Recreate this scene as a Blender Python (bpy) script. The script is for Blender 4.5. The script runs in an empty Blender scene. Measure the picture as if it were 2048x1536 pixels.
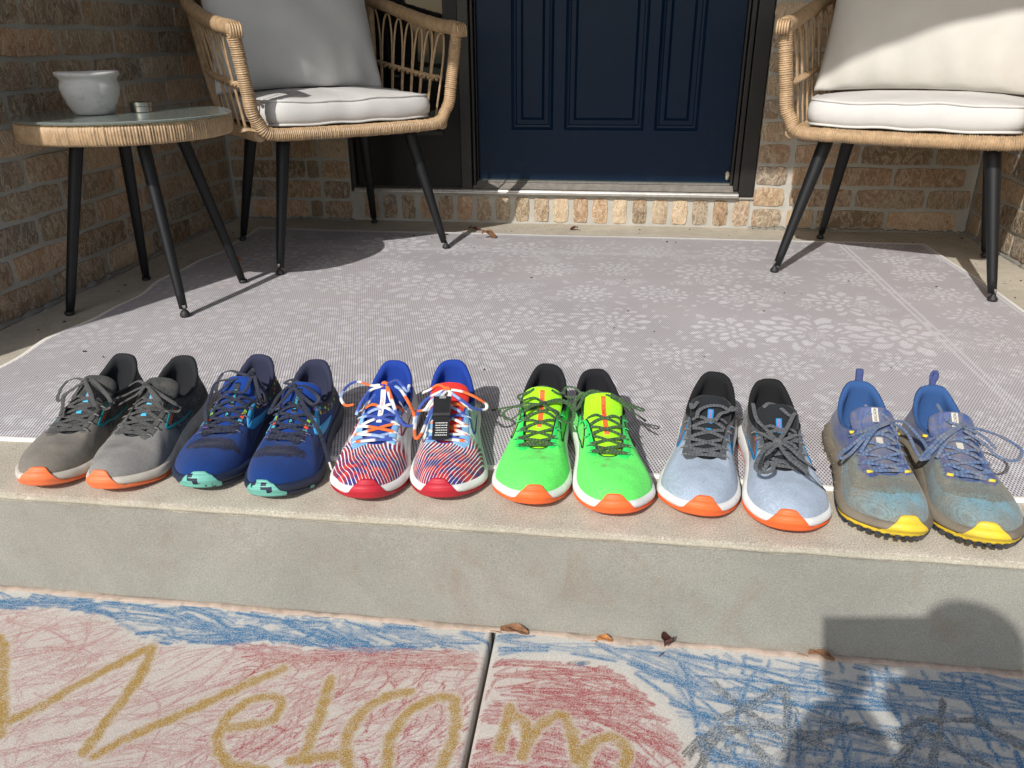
import bpy, math, random
import numpy as np
from mathutils import Vector, Matrix

random.seed(7)
rng = np.random.default_rng(7)
SC = bpy.context.scene
COL = SC.collection

# ------------------------------------------------------------------ camera
CAM_H = 0.645
cam_data = bpy.data.cameras.new("camera")
cam = bpy.data.objects.new("camera", cam_data)
COL.objects.link(cam)
SC.camera = cam
P_, YW, RL = math.radians(24.0), math.radians(7.43), math.radians(0.37)
fw = Vector((-math.sin(YW) * math.cos(P_), math.cos(YW) * math.cos(P_), -math.sin(P_)))
rt = fw.cross(Vector((0, 0, 1))).normalized()
dn = -rt.cross(fw)
cx_ = rt * math.cos(RL) + dn * math.sin(RL)
dy_ = -rt * math.sin(RL) + dn * math.cos(RL)
M = Matrix.Identity(4)
for i in range(3):
    M[i][0], M[i][1], M[i][2] = cx_[i], -dy_[i], -fw[i]
M.translation = Vector((0, 0, CAM_H))
cam.matrix_world = M
cam_data.sensor_width = 36
cam_data.lens = 1550 / 2048 * 36
cam_data.clip_start = 0.01
cam_data.clip_end = 500

# ------------------------------------------------------------------ light
SUN_D = Vector((0.272, 0.736, -0.620)).normalized()
world = bpy.data.worlds.new("World")
SC.world = world
world.use_nodes = True
wn = world.node_tree
for n in list(wn.nodes):
    wn.nodes.remove(n)
wo = wn.nodes.new("ShaderNodeOutputWorld")
bg = wn.nodes.new("ShaderNodeBackground")
sky = wn.nodes.new("ShaderNodeTexSky")
sky.sky_type = 'NISHITA'
sky.sun_disc = False
sky.sun_elevation = math.radians(38.3)
sky.sun_rotation = math.radians(200.3)
sky.air_density = 1.0
sky.dust_density = 2.0
bg.inputs[1].default_value = 0.145
wn.links.new(sky.outputs[0], bg.inputs[0])
wn.links.new(bg.outputs[0], wo.inputs[0])
sd = bpy.data.lights.new("sun", 'SUN')
sd.energy = 4.2
sd.angle = math.radians(0.55)
sd.color = (1.0, 0.965, 0.92)
so = bpy.data.objects.new("sun", sd)
COL.objects.link(so)
so.rotation_euler = SUN_D.to_track_quat('-Z', 'Y').to_euler()
so.location = (-3, -8, 8)
SC.view_settings.view_transform = 'Standard'
SC.view_settings.look = 'None'
SC.view_settings.exposure = 0.0
SC.view_settings.gamma = 1.0
SC.render.engine = 'CYCLES'

# ------------------------------------------------------------------ helpers
def srgb(r, g, b):
    def f(c):
        c /= 255.0
        return c / 12.92 if c <= 0.04045 else ((c + 0.055) / 1.055) ** 2.4
    return (f(r), f(g), f(b))

def tag(o, label=None, cat=None, group=None, kind=None):
    if label: o['label'] = label
    if cat: o['category'] = cat
    if group: o['group'] = group
    if kind: o['kind'] = kind
    return o

def empty(name, loc=(0, 0, 0), rz=0.0):
    o = bpy.data.objects.new(name, None)
    o.empty_display_size = 0.05
    COL.objects.link(o)
    o.location = loc
    o.rotation_euler = (0, 0, rz)
    return o

def link(name, me, mat=None, parent=None):
    o = bpy.data.objects.new(name, me)
    COL.objects.link(o)
    if mat is not None and not me.materials:
        me.materials.append(mat)
    if parent is not None:
        o.parent = parent
    return o

def mk_mesh(name, V, F, smooth=True, col=None):
    """V (n,3); F list/array of quads or mixed polys; col (n,4) point colours"""
    V = np.asarray(V, dtype=np.float32).reshape(-1, 3)
    me = bpy.data.meshes.new(name)
    if isinstance(F, np.ndarray):
        nf = len(F)
        k = F.shape[1]
        me.vertices.add(len(V)); me.vertices.foreach_set('co', V.ravel())
        me.loops.add(nf * k); me.loops.foreach_set('vertex_index', F.astype(np.int32).ravel())
        me.polygons.add(nf)
        me.polygons.foreach_set('loop_start', np.arange(0, nf * k, k, dtype=np.int32))
        try:
            me.polygons.foreach_set('loop_total', np.full(nf, k, dtype=np.int32))
        except Exception:
            pass
    else:
        me.from_pydata(V.tolist(), [], F)
    me.update()
    me.validate()
    me.polygons.foreach_set('use_smooth', np.full(len(me.polygons), smooth, dtype=bool))
    if col is not None:
        a = me.color_attributes.new('Col', 'FLOAT_COLOR', 'POINT')
        a.data.foreach_set('color', np.asarray(col, dtype=np.float32).ravel())
    me.update()
    return me

class MB:
    """collects pieces into one mesh"""
    def __init__(s): s.V = []; s.F = []; s.n = 0; s.C = []
    def add(s, V, F, col=None):
        V = np.asarray(V, float).reshape(-1, 3)
        s.V.append(V)
        for f in F: s.F.append([int(i) + s.n for i in f])
        if col is not None:
            c = np.asarray(col, float)
            s.C.append(np.tile(c, (len(V), 1)) if c.ndim == 1 else c)
        s.n += len(V)
        return s
    def box(s, x0, x1, y0, y1, z0, z1):
        V = [(x0,y0,z0),(x1,y0,z0),(x1,y1,z0),(x0,y1,z0),(x0,y0,z1),(x1,y0,z1),(x1,y1,z1),(x0,y1,z1)]
        return s.add(V, [(0,3,2,1),(4,5,6,7),(0,1,5,4),(1,2,6,5),(2,3,7,6),(3,0,4,7)])
    def mesh(s, name, smooth=False):
        return mk_mesh(name, np.vstack(s.V), s.F, smooth, np.vstack(s.C) if s.C else None)
    def build(s, name, mat, parent=None, smooth=False):
        return link(name, s.mesh(name, smooth), mat, parent)

def grid_faces(nu, nv, closed_u=False, flip=False):
    i = np.arange(nu if closed_u else nu - 1)[:, None]
    j = np.arange(nv - 1)[None, :]
    a = i * nv + j
    b = ((i + 1) % nu) * nv + j
    F = np.stack([a, b, b + 1, a + 1], -1).reshape(-1, 4)
    if flip: F = F[:, ::-1]
    return F

def crom(P, n, closed=False):
    """catmull rom through control points, n samples, about even arc length"""
    P = np.asarray(P, float)
    m = len(P)
    if closed: Q = np.vstack([P[-1:], P, P[:2]]); segs = m
    else: Q = np.vstack([2 * P[:1] - P[1:2], P, 2 * P[-1:] - P[-2:-1]]); segs = m - 1
    t = np.linspace(0, segs, max(segs * 24, 48) + 1)
    def ev(t):
        k = np.clip(t.astype(int), 0, segs - 1); f = (t - k)[:, None]
        a, b, c, d = Q[k], Q[k + 1], Q[k + 2], Q[k + 3]
        return 0.5 * ((2 * b) + (c - a) * f + (2 * a - 5 * b + 4 * c - d) * f**2 + (3 * b - a - 3 * c + d) * f**3)
    R = ev(t)
    L = np.r_[0, np.cumsum(np.linalg.norm(np.diff(R, axis=0), axis=1))]
    s = np.linspace(0, L[-1], n + 1 if closed else n)
    if closed: s = s[:-1]
    return np.stack([np.interp(s, L, R[:, i]) for i in range(R.shape[1])], 1)

def plen(P):
    return float(np.linalg.norm(np.diff(np.asarray(P, float), axis=0), axis=1).sum())

def tube(P, r, k=8, closed=False, ry=None, up=None, caps=True):
    """tube round a path. r scalar or array. ry = second radius (flat ribbon), up = preferred direction of the thin axis"""
    P = np.asarray(P, float); n = len(P)
    r = np.broadcast_to(np.asarray(r, float), (n,)); ry = r if ry is None else np.broadcast_to(np.asarray(ry, float), (n,))
    T = np.roll(P, -1, 0) - np.roll(P, 1, 0) if closed else np.gradient(P, axis=0)
    T /= np.linalg.norm(T, axis=1)[:, None] + 1e-12
    if up is not None:
        U = np.broadcast_to(np.asarray(up, float), (n, 3)).copy()
        U = U - (U * T).sum(1)[:, None] * T
        U /= np.linalg.norm(U, axis=1)[:, None] + 1e-9
    else:
        U = np.zeros((n, 3)); u = np.cross(T[0], [0.13, 0.21, 0.97]); u /= np.linalg.norm(u) + 1e-9
        for i in range(n):
            u = u - (u @ T[i]) * T[i]; u /= np.linalg.norm(u) + 1e-9; U[i] = u
    W = np.cross(T, U)
    a = np.linspace(0, 2 * np.pi, k, endpoint=False)
    V = P[:, None, :] + (W[:, None, :] * np.cos(a)[None, :, None]) * r[:, None, None] + (U[:, None, :] * np.sin(a)[None, :, None]) * ry[:, None, None]
    F = []
    m = n if closed else n - 1
    for i in range(m):
        i2 = (i + 1) % n
        for j in range(k):
            j2 = (j + 1) % k
            F.append((i * k + j, i * k + j2, i2 * k + j2, i2 * k + j))
    if caps and not closed:
        F.append(tuple(range(k - 1, -1, -1))); F.append(tuple((n - 1) * k + j for j in range(k)))
    return V.reshape(-1, 3), F

def lathe(prof, k=32):
    prof = np.asarray(prof, float)
    a = np.linspace(0, 2 * np.pi, k, endpoint=False)
    V = np.stack([prof[:, 0][:, None] * np.cos(a), prof[:, 0][:, None] * np.sin(a), np.repeat(prof[:, 1][:, None], k, 1)], -1)
    F = []
    for i in range(len(prof) - 1):
        for j in range(k):
            j2 = (j + 1) % k
            F.append((i * k + j, i * k + j2, (i + 1) * k + j2, (i + 1) * k + j))
    return V.reshape(-1, 3), F

# ------------------------------------------------------------------ materials
def NT(m):
    m.use_nodes = True
    nt = m.node_tree
    return nt, nt.nodes['Principled BSDF'], nt.nodes, nt.links

def math_node(nt, op, a, b=None, c=None):
    n = nt.nodes.new('ShaderNodeMath'); n.operation = op
    for i, v in enumerate((a, b, c)):
        if v is None: continue
        if hasattr(v, 'is_linked') or hasattr(v, 'node'): nt.links.new(v, n.inputs[i])
        else: n.inputs[i].default_value = v
    return n.outputs[0]

def mixc(nt, fac, a, b, blend='MIX'):
    n = nt.nodes.new('ShaderNodeMix'); n.data_type = 'RGBA'; n.blend_type = blend
    for idx, v in ((0, fac), (6, a), (7, b)):
        if hasattr(v, 'node'): nt.links.new(v, n.inputs[idx])
        elif isinstance(v, (int, float)): n.inputs[idx].default_value = v
        else: n.inputs[idx].default_value = (*v[:3], 1)
    return n.outputs[2]

def noise(nt, vec, scale, detail=3, rough=0.55, dist=0.0):
    n = nt.nodes.new('ShaderNodeTexNoise'); n.inputs['Scale'].default_value = scale
    n.inputs['Detail'].default_value = detail; n.inputs['Roughness'].default_value = rough
    n.inputs['Distortion'].default_value = dist
    if vec is not None: nt.links.new(vec, n.inputs['Vector'])
    return n.outputs['Fac']

def ramp(nt, fac, stops):
    n = nt.nodes.new('ShaderNodeValToRGB'); nt.links.new(fac, n.inputs[0])
    e = n.color_ramp.elements
    while len(e) > 1: e.remove(e[-1])
    e[0].position = stops[0][0]; c = stops[0][1]; e[0].color = (c, c, c, 1) if isinstance(c, (int, float)) else (*c, 1)
    for p, c in stops[1:]:
        x = e.new(p); x.color = (c, c, c, 1) if isinstance(c, (int, float)) else (*c, 1)
    return n.outputs[0]

def objco(nt):
    n = nt.nodes.new('ShaderNodeTexCoord'); return n.outputs['Object']

def bump(nt, bsdf, h, strength=0.3, dist=0.001):
    b = nt.nodes.new('ShaderNodeBump'); b.inputs['Strength'].default_value = strength
    b.inputs['Distance'].default_value = dist
    nt.links.new(h, b.inputs['Height']); nt.links.new(b.outputs[0], bsdf.inputs['Normal'])
    return b

def mat(name, color, rough=0.6, metal=0.0, var=0.12, vscale=60, bscale=None, bstr=0.25, bdist=0.0006, spec=0.5, dirt=None, coat=0):
    m = bpy.data.materials.new(name)
    nt, b, N, L = NT(m)
    co = objco(nt)
    b.inputs['Roughness'].default_value = rough
    b.inputs['Metallic'].default_value = metal
    b.inputs['Specular IOR Level'].default_value = spec
    if coat: b.inputs['Coat Weight'].default_value = coat
    f = noise(nt, co, vscale, 4)
    lo = tuple(c * (1 - var) for c in color); hi = tuple(min(1, c * (1 + var)) for c in color)
    c = ramp(nt, f, [(0.3, lo), (0.7, hi)])
    if dirt:
        d = noise(nt, co, dirt[0], 5, 0.65, 0.6)
        dm = ramp(nt, d, [(dirt[3] if len(dirt) > 3 else 0.48, 0.0), (0.72, dirt[2])])
        c = mixc(nt, dm, c, dirt[1])
    L.new(c, b.inputs['Base Color'])
    if bscale:
        bump(nt, b, noise(nt, co, bscale, 3), bstr, bdist)
    return m

def mat_attr(name, rough=0.85, knit=500.0, kamp=0.12, bstr=0.35, sheen=0.15, spec=0.3, dirt=None, stripes=0):
    """painted-by-attribute cloth / foam with a fine knit on top"""
    m = bpy.data.materials.new(name)
    nt, b, N, L = NT(m)
    co = objco(nt)
    at = N.new('ShaderNodeVertexColor'); at.layer_name = 'Col'
    base = at.outputs['Color']
    b.inputs['Roughness'].default_value = rough
    b.inputs['Specular IOR Level'].default_value = spec
    b.inputs['Sheen Weight'].default_value = sheen
    sep = N.new('ShaderNodeSeparateXYZ'); L.new(co, sep.inputs[0])
    X, Y, Z = sep.outputs
    if stripes:
        w = noise(nt, co, 12, 1)
        w2 = noise(nt, co, 60, 2)
        # stripe coordinate (metres)
        yy = math_node(nt, 'SUBTRACT', Y, 0.2)
        q = math_node(nt, 'ADD', math_node(nt, 'MULTIPLY', X, float(stripes)), math_node(nt, 'MULTIPLY', math_node(nt, 'MULTIPLY', yy, yy), 2.2))
        q = math_node(nt, 'ADD', q, math_node(nt, 'MULTIPLY', Y, 0.22))
        q = math_node(nt, 'ADD', q, math_node(nt, 'MULTIPLY', w, 0.030))
        q = math_node(nt, 'ADD', q, math_node(nt, 'MULTIPLY', w2, 0.0018))
        ph = math_node(nt, 'MULTIPLY', q, 1 / 0.0056)
        cell = math_node(nt, 'FLOOR', ph); fr = math_node(nt, 'FRACT', ph)
        # darker share grows towards the toe
        wid = math_node(nt, 'MULTIPLY_ADD', Y, 3.9, -0.24)
        wid = math_node(nt, 'ADD', math_node(nt, 'MINIMUM', wid, 0.84), math_node(nt, 'MULTIPLY_ADD', noise(nt, co, 45, 2), 0.36, -0.18))
        on = math_node(nt, 'LESS_THAN', fr, wid)
        on = math_node(nt, 'MULTIPLY', on, at.outputs['Alpha'])
        wnz = N.new('ShaderNodeTexNoise'); wnz.inputs['Scale'].default_value = 18; wnz.inputs['Detail'].default_value = 1
        cmb = N.new('ShaderNodeCombineXYZ'); L.new(cell, cmb.inputs[0]); L.new(math_node(nt, 'MULTIPLY', Y, 3.5), cmb.inputs[1])
        L.new(cmb.outputs[0], wnz.inputs['Vector'])
        sc = ramp(nt, wnz.outputs['Fac'], [(0.38, (0.03, 0.03, 0.18)), (0.46, (0.10, 0.02, 0.11)), (0.52, (0.30, 0.012, 0.04)), (0.60, (0.52, 0.03, 0.03))])
        base = mixc(nt, on, base, sc)
    if dirt:
        d = noise(nt, co, dirt[0], 5, 0.65, 0.5)
        dm = ramp(nt, d, [(dirt[3] if len(dirt) > 3 else 0.45, 0.0), (0.75, dirt[2])])
        base = mixc(nt, dm, base, dirt[1])
    sx = math_node(nt, 'SINE', math_node(nt, 'MULTIPLY', math_node(nt, 'ADD', X, Z), knit * 6.2832 / 1.0))
    sy = math_node(nt, 'SINE', math_node(nt, 'MULTIPLY', Y, knit * 6.2832 * 0.7))
    k = math_node(nt, 'MULTIPLY', sx, sy)
    n2 = noise(nt, co, 260, 3)
    vo = N.new('ShaderNodeTexVoronoi'); vo.inputs['Scale'].default_value = 300; L.new(co, vo.inputs['Vector'])
    holes = ramp(nt, vo.outputs['Distance'], [(0.15, 1 - kamp * 1.2), (0.45, 1.0)])
    base = mixc(nt, 1.0, base, holes, 'MULTIPLY')
    mott = ramp(nt, noise(nt, co, 42, 4, 0.65), [(0.3, 0.88), (0.7, 1.08)])
    base = mixc(nt, 1.0, base, mott, 'MULTIPLY')
    kk = math_node(nt, 'MULTIPLY_ADD', k, kamp, math_node(nt, 'MULTIPLY_ADD', n2, kamp * 1.6, 1 - kamp * 0.8))
    base = mixc(nt, 1.0, base, kk, 'MULTIPLY')
    L.new(base, b.inputs['Base Color'])
    h = math_node(nt, 'MULTIPLY_ADD', k, 0.5, math_node(nt, 'MULTIPLY', n2, 1.2))
    bump(nt, b, h, bstr, 0.0006)
    return m
PLACE=[(-0.8927,1.2503,3.2122),(-0.7763,1.2539,3.2158),(-0.6373,1.2745,3.2027),(-0.5247,1.2625,3.2358),(-0.3803,1.2739,3.2278),(-0.2769,1.289,3.2862),(-0.1012,1.2896,3.1347),(-0.0187,1.2753,3.2971),(0.1934,1.285,2.9745),(0.2799,1.2651,3.1126),(0.4245,1.2616,3.1001),(0.5402,1.2572,3.1014)]
BOWS=[[[(13.1,110.4,98.2),(49.9,74.8,86.4),(80.2,54.1,72.2),(81.5,72.4,69.0),(60.7,119.4,70.6),(45.5,134.3,73.0),(44.1,120.7,79.2),(27.3,117.4,89.7),(13.0,111.1,98.0)],[(12.3,110.9,98.0),(-1.4,110.0,98.3),(-28.2,132.1,91.6),(-58.8,167.2,91.6),(-54.2,161.3,77.5),(-43.1,166.0,74.8),(-34.8,168.9,84.5),(-14.2,145.1,91.6),(10.5,114.1,97.0)],[(12.3,110.9,98.0),(-15.9,145.0,91.6),(-32.2,167.6,83.8),(-9.5,132.2,90.1)],[(13.3,112.1,97.6),(29.4,120.9,87.3),(41.0,129.5,77.6),(24.1,165.0,73.9),(17.8,182.2,71.1)]],[[(15.2,114.4,96.9),(48.8,78.3,87.0),(71.7,70.7,74.4),(83.4,79.1,67.9),(96.7,81.6,64.5),(82.4,102.2,66.5),(60.8,109.2,74.0),(39.3,111.5,85.1),(15.0,115.0,96.7)],[(14.6,114.1,97.0),(-11.3,132.1,91.6),(-37.9,155.2,91.6),(-53.2,161.0,85.4),(-56.3,152.8,75.9),(-47.0,150.8,68.1),(-34.6,155.1,74.7),(-20.6,151.5,91.4),(14.4,115.1,96.6)],[(15.3,115.9,96.4),(24.8,128.4,87.4),(44.5,129.2,76.0),(58.9,128.8,67.9)],[(14.3,113.1,97.3),(-10.2,144.3,91.6),(-30.9,165.6,83.4),(-16.8,131.1,90.1)]],[[(-16.3,89.3,104.8),(-5.5,93.2,103.9),(29.8,63.2,97.4),(53.5,50.8,84.4),(39.5,103.8,87.5),(29.6,123.1,86.5),(17.0,120.2,94.4),(3.2,100.9,101.4),(-20.1,97.9,100.1)],[(-18.3,89.9,103.7),(-38.8,109.8,91.6),(-45.7,117.5,81.9),(-55.9,140.2,77.6),(-50.6,139.3,73.2),(-48.9,146.5,91.6),(-10.7,70.3,105.0)],[(-16.5,94.5,103.2),(8.9,103.5,100.5),(43.9,92.9,88.7),(42.5,124.8,79.3),(39.0,152.7,69.8),(23.2,190.8,64.7)],[(-18.6,95.1,101.9),(-18.9,131.8,91.6),(-1.7,132.7,91.6),(14.1,133.7,89.5)]],[[(11.0,105.5,99.8),(22.6,105.8,96.1),(31.5,119.7,88.5),(34.6,139.5,82.8),(39.2,150.3,73.1),(32.6,147.9,77.6),(18.4,139.3,90.3),(9.2,111.9,97.7)],[(9.3,105.4,99.9),(-6.0,105.3,99.9),(-26.5,117.2,91.6),(-37.9,140.9,91.6),(-33.7,156.5,91.6),(-19.5,141.3,91.6),(7.5,111.8,97.7)],[(8.4,108.7,98.8),(-15.2,146.2,86.5),(-40.4,187.1,77.6),(-58.6,215.9,71.0),(-70.4,227.1,28.0)],[(13.6,102.3,100.9),(29.6,89.3,97.5),(16.0,91.6,104.5),(1.4,101.2,101.3),(8.4,105.4,99.9)]],[[(-0.3,98.9,102.0),(21.9,98.1,99.1),(57.9,45.0,82.0),(73.4,57.5,77.6),(74.8,90.3,73.2),(61.6,116.5,72.4),(46.1,123.7,77.0)],[(-0.9,102.2,100.9),(20.0,109.9,96.2),(30.2,135.9,87.7),(37.0,150.0,71.8)],[(-4.0,100.5,101.5),(-23.2,102.7,96.8),(-42.8,138.2,91.6),(-52.1,141.7,69.3),(-53.9,165.3,64.5),(-41.8,171.3,66.5),(-30.3,158.8,75.6),(-14.7,131.2,91.6),(-4.6,103.7,100.4)],[(-6.9,106.9,99.4),(-22.1,145.4,87.3),(-32.3,161.3,73.2),(-47.4,166.1,60.7)],[(-5.4,98.0,102.3),(-19.0,88.3,103.4),(-35.2,102.4,91.6),(-36.4,82.7,93.8)]],[[(3.2,112.3,97.6),(-19.0,115.1,95.0),(-41.5,129.9,91.6),(-58.0,129.0,78.9),(-56.3,136.3,73.1),(-39.9,146.1,79.9),(-21.9,143.1,91.6),(1.3,115.5,96.5)],[(4.9,112.2,97.6),(26.2,121.8,91.6),(41.1,130.5,82.9),(49.3,141.9,68.0),(49.3,186.9,64.9),(44.2,214.6,64.9),(37.1,203.6,68.0),(30.3,165.5,73.8),(17.9,145.4,89.6),(4.7,115.4,96.5)],[(6.4,115.3,96.6),(25.4,134.1,89.9),(37.0,142.5,77.4),(51.9,132.0,70.4)],[(3.2,112.3,97.6),(17.3,101.4,100.5),(31.2,101.3,92.9),(41.5,102.7,88.6),(42.7,101.9,86.4)]],[[(-2.8,132.7,89.9),(16.3,145.3,91.6),(43.8,131.0,80.4),(58.0,130.0,70.4),(54.7,141.2,66.5),(42.9,150.9,70.2),(25.6,153.2,85.5),(8.4,140.4,91.6),(-2.8,133.0,90.7)],[(-4.5,132.6,90.0),(-22.5,124.6,91.6),(-43.6,133.1,91.2),(-52.0,139.8,78.0),(-46.9,150.4,69.7),(-33.8,155.9,75.4),(-21.4,150.1,86.8),(-4.9,136.8,90.7)],[(-1.1,132.9,89.8),(20.6,137.9,91.6),(50.1,123.3,77.2),(72.1,112.5,66.7)],[(-2.4,129.3,91.3),(12.2,120.7,94.7),(29.2,123.2,89.9),(37.7,111.3,91.5),(20.9,105.3,97.2),(7.7,97.7,102.4),(-6.2,97.2,102.6),(-22.6,104.2,96.7),(-32.6,95.3,94.1)],[(-5.8,129.0,91.4),(-25.3,116.2,91.6),(-42.8,120.2,88.8),(-54.9,119.6,81.6),(-63.9,101.9,74.7)]],[[(29.7,90.7,97.2),(38.1,55.0,92.8),(49.4,43.9,89.6),(55.5,56.4,85.7),(49.4,81.1,88.3),(31.5,91.0,96.2)],[(29.6,89.6,97.5),(9.7,94.6,103.5),(-14.6,105.5,99.8),(-41.1,103.8,86.7),(-64.5,101.4,75.6),(-57.1,112.8,79.4),(-36.4,110.3,89.9),(-10.5,98.5,102.2),(26.3,90.7,99.1)],[(29.7,90.7,97.2),(3.2,99.5,101.8),(-26.2,109.5,92.9),(-40.7,126.4,86.3),(-57.8,122.0,71.2)],[(33.1,90.1,95.5),(43.6,109.1,90.9),(42.4,130.0,91.6),(27.9,95.5,96.6)],[(29.8,91.8,96.8),(16.2,91.3,104.4),(1.3,95.9,103.0),(-18.3,101.9,99.8),(-32.3,102.6,91.8)]],[[(18.0,143.0,84.7),(15.9,131.5,91.6),(3.0,119.4,95.2),(-14.1,116.6,96.1),(-29.6,118.4,91.6),(-39.3,99.8,88.9)],[(-9.4,146.2,84.6),(-15.1,135.0,91.6),(-24.7,124.0,91.6),(-32.2,103.3,91.7)],[(29.9,108.5,91.2),(26.7,126.3,91.6),(19.9,110.4,96.0)]],[[(11.2,183.7,84.1),(32.9,212.7,86.9),(44.9,237.3,83.2),(49.2,256.6,79.4),(37.6,257.7,75.7),(24.1,239.9,72.0),(23.0,214.0,68.2),(32.8,212.4,52.0)],[(11.5,185.5,84.1),(25.6,209.2,81.9),(34.2,211.3,73.2),(35.9,212.3,50.4)],[(10.7,190.6,84.1),(3.8,226.4,84.1),(-9.3,235.4,77.6),(-21.6,247.1,71.0),(-46.3,227.7,41.2)],[(8.0,183.2,84.1),(-4.7,194.6,81.9),(-16.8,203.9,73.2),(-35.9,196.5,55.4)],[(10.7,180.1,84.1),(23.3,142.8,84.5),(33.8,127.9,91.6),(34.0,82.6,95.1)],[(9.1,179.9,84.1),(-6.2,148.9,89.8),(-19.4,116.3,94.4),(-24.3,107.3,94.7)],[(21.9,101.6,97.9),(12.9,96.5,102.8),(-1.5,103.0,100.7),(-12.6,117.2,95.9),(-21.0,115.4,93.8)],[(18.1,198.6,84.1),(0.6,178.1,81.9),(-11.5,175.5,77.8),(-16.9,179.1,72.8)],[(20.8,149.1,84.1),(14.2,173.0,81.9),(1.3,178.6,74.7),(-13.4,182.6,71.9)]],[[(-18.5,119.4,93.8),(0.9,131.1,91.6),(27.4,162.2,87.7),(44.7,165.2,68.0),(57.9,179.7,64.9),(55.5,188.2,64.9),(41.9,175.6,68.0),(25.5,163.5,84.6),(7.3,143.8,91.6),(-18.0,122.1,93.1)],[(-18.8,118.1,94.1),(-44.2,103.5,86.3),(-60.5,114.2,73.8),(-67.0,136.3,68.0),(-64.4,163.7,64.9),(-52.1,172.7,64.9),(-48.8,153.9,68.0),(-46.2,128.2,76.0),(-37.0,119.2,84.6),(-20.0,120.8,92.4)],[(-3.1,128.9,91.4),(16.7,159.0,86.9),(29.4,174.0,68.0)],[(-20.6,118.2,93.1),(-8.7,105.6,99.8),(7.3,108.1,99.0),(9.5,91.2,104.6)]],[[(-8.1,120.5,94.8),(-40.6,111.0,85.3),(-72.4,103.9,72.2),(-88.7,124.4,66.5),(-77.9,149.4,64.5),(-59.6,162.8,66.5),(-42.0,160.0,72.2),(-30.9,141.4,80.6),(-7.1,128.6,91.6)],[(-4.2,122.7,93.9),(23.2,152.2,91.6),(36.7,156.0,72.9),(53.1,173.0,65.1),(58.5,172.1,65.1),(41.4,151.8,70.2),(27.1,149.1,91.6),(-4.6,121.3,94.5)],[(3.6,132.1,90.2),(24.3,153.9,78.8),(35.7,168.9,66.2)],[(-10.5,123.5,93.6),(-35.7,126.4,82.9),(-52.1,134.6,69.3)],[(-6.4,120.7,94.7),(10.5,111.9,97.7),(13.9,74.1,105.0)]]]
LETTERS=[[(-0.9569,0.8482),(-0.8824,0.8018),(-0.8302,0.7378),(-0.7807,0.6724),(-0.7649,0.6496)],[(-0.7755,0.663),(-0.7455,0.7007),(-0.7161,0.7442),(-0.684,0.7898),(-0.6545,0.8263)],[(-0.6528,0.8233),(-0.6402,0.7754),(-0.6392,0.7243),(-0.64,0.6854),(-0.6367,0.6379)],[(-0.6207,0.6345),(-0.5843,0.6758),(-0.5423,0.7143),(-0.4928,0.7603),(-0.4424,0.8063)],[(-0.4788,0.6968),(-0.4449,0.7034),(-0.4193,0.7166),(-0.4199,0.7466),(-0.4362,0.7562),(-0.4641,0.7457),(-0.4797,0.7176),(-0.479,0.6846),(-0.4686,0.6623),(-0.4485,0.6459),(-0.423,0.6409),(-0.3964,0.6398)],[(-0.3661,0.7962),(-0.3614,0.7582),(-0.3585,0.7157),(-0.3551,0.6671)],[(-0.368,0.658),(-0.3448,0.6661),(-0.3114,0.6739)],[(-0.2498,0.7853),(-0.2775,0.7747),(-0.3014,0.748),(-0.3111,0.7133),(-0.3056,0.6823),(-0.2894,0.6507),(-0.2628,0.6433)],[(-0.1858,0.7841),(-0.2149,0.7787),(-0.2374,0.7558),(-0.252,0.7246),(-0.2535,0.6887),(-0.2397,0.6461)],[(-0.1858,0.7841),(-0.1756,0.7463),(-0.1737,0.7062),(-0.1811,0.6706),(-0.1881,0.6454)],[(-0.1058,0.7788),(-0.1083,0.7463),(-0.1119,0.706)],[(-0.1028,0.7553),(-0.0916,0.7634),(-0.082,0.7495),(-0.0798,0.7177),(-0.0818,0.6961),(-0.0742,0.7262),(-0.0574,0.7566),(-0.0372,0.7717),(-0.0242,0.7566),(-0.0178,0.7253),(-0.0135,0.703)],[(-0.0135,0.703),(0.0032,0.7279),(0.0253,0.7424),(0.0447,0.7369),(0.0515,0.7184),(0.0415,0.6914)],[(0.0032,0.7279),(-0.0032,0.6968),(0.002,0.6758)]]
BLUE_LEFT=[(-1.1665,0.9224),(-0.9711,0.9095),(-0.5574,0.914),(-0.1526,0.9096),(-0.1528,0.8715),(-0.2103,0.877),(-0.2828,0.8619),(-0.3558,0.85),(-0.4346,0.854),(-0.4952,0.8488),(-0.5476,0.8424),(-0.6375,0.8315),(-0.6641,0.8357),(-0.7151,0.8525),(-0.7643,0.8773),(-0.8506,0.8906),(-0.9425,0.8735),(-1.0925,0.8435)]
RED_LEFT=[(-1.1614,0.8235),(-0.9408,0.8713),(-0.8499,0.8895),(-0.7689,0.8779),(-0.6992,0.8401),(-0.6359,0.8285),(-0.4944,0.8467),(-0.3548,0.847),(-0.2099,0.8749),(-0.1521,0.8675),(-0.145,0.6302),(-0.9308,0.4702)]
BLUE_RIGHT=[(-0.1473,0.9102),(-0.1226,0.9209),(0.0857,0.9139),(0.3007,0.9094),(0.6054,0.9107),(0.8939,0.9113),(0.6971,0.616),(0.1512,0.5483),(0.1433,0.7104),(0.1351,0.7598),(0.1027,0.8148),(0.0486,0.8689),(-0.0023,0.8826),(-0.0609,0.8806),(-0.1417,0.8627)]
RED_RIGHT=[(-0.1429,0.8555),(-0.0892,0.867),(-0.0236,0.87),(0.0343,0.8574),(0.0823,0.8123),(0.1128,0.7611),(0.1278,0.7085),(0.129,0.6507),(-0.1455,0.6169)]
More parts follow.
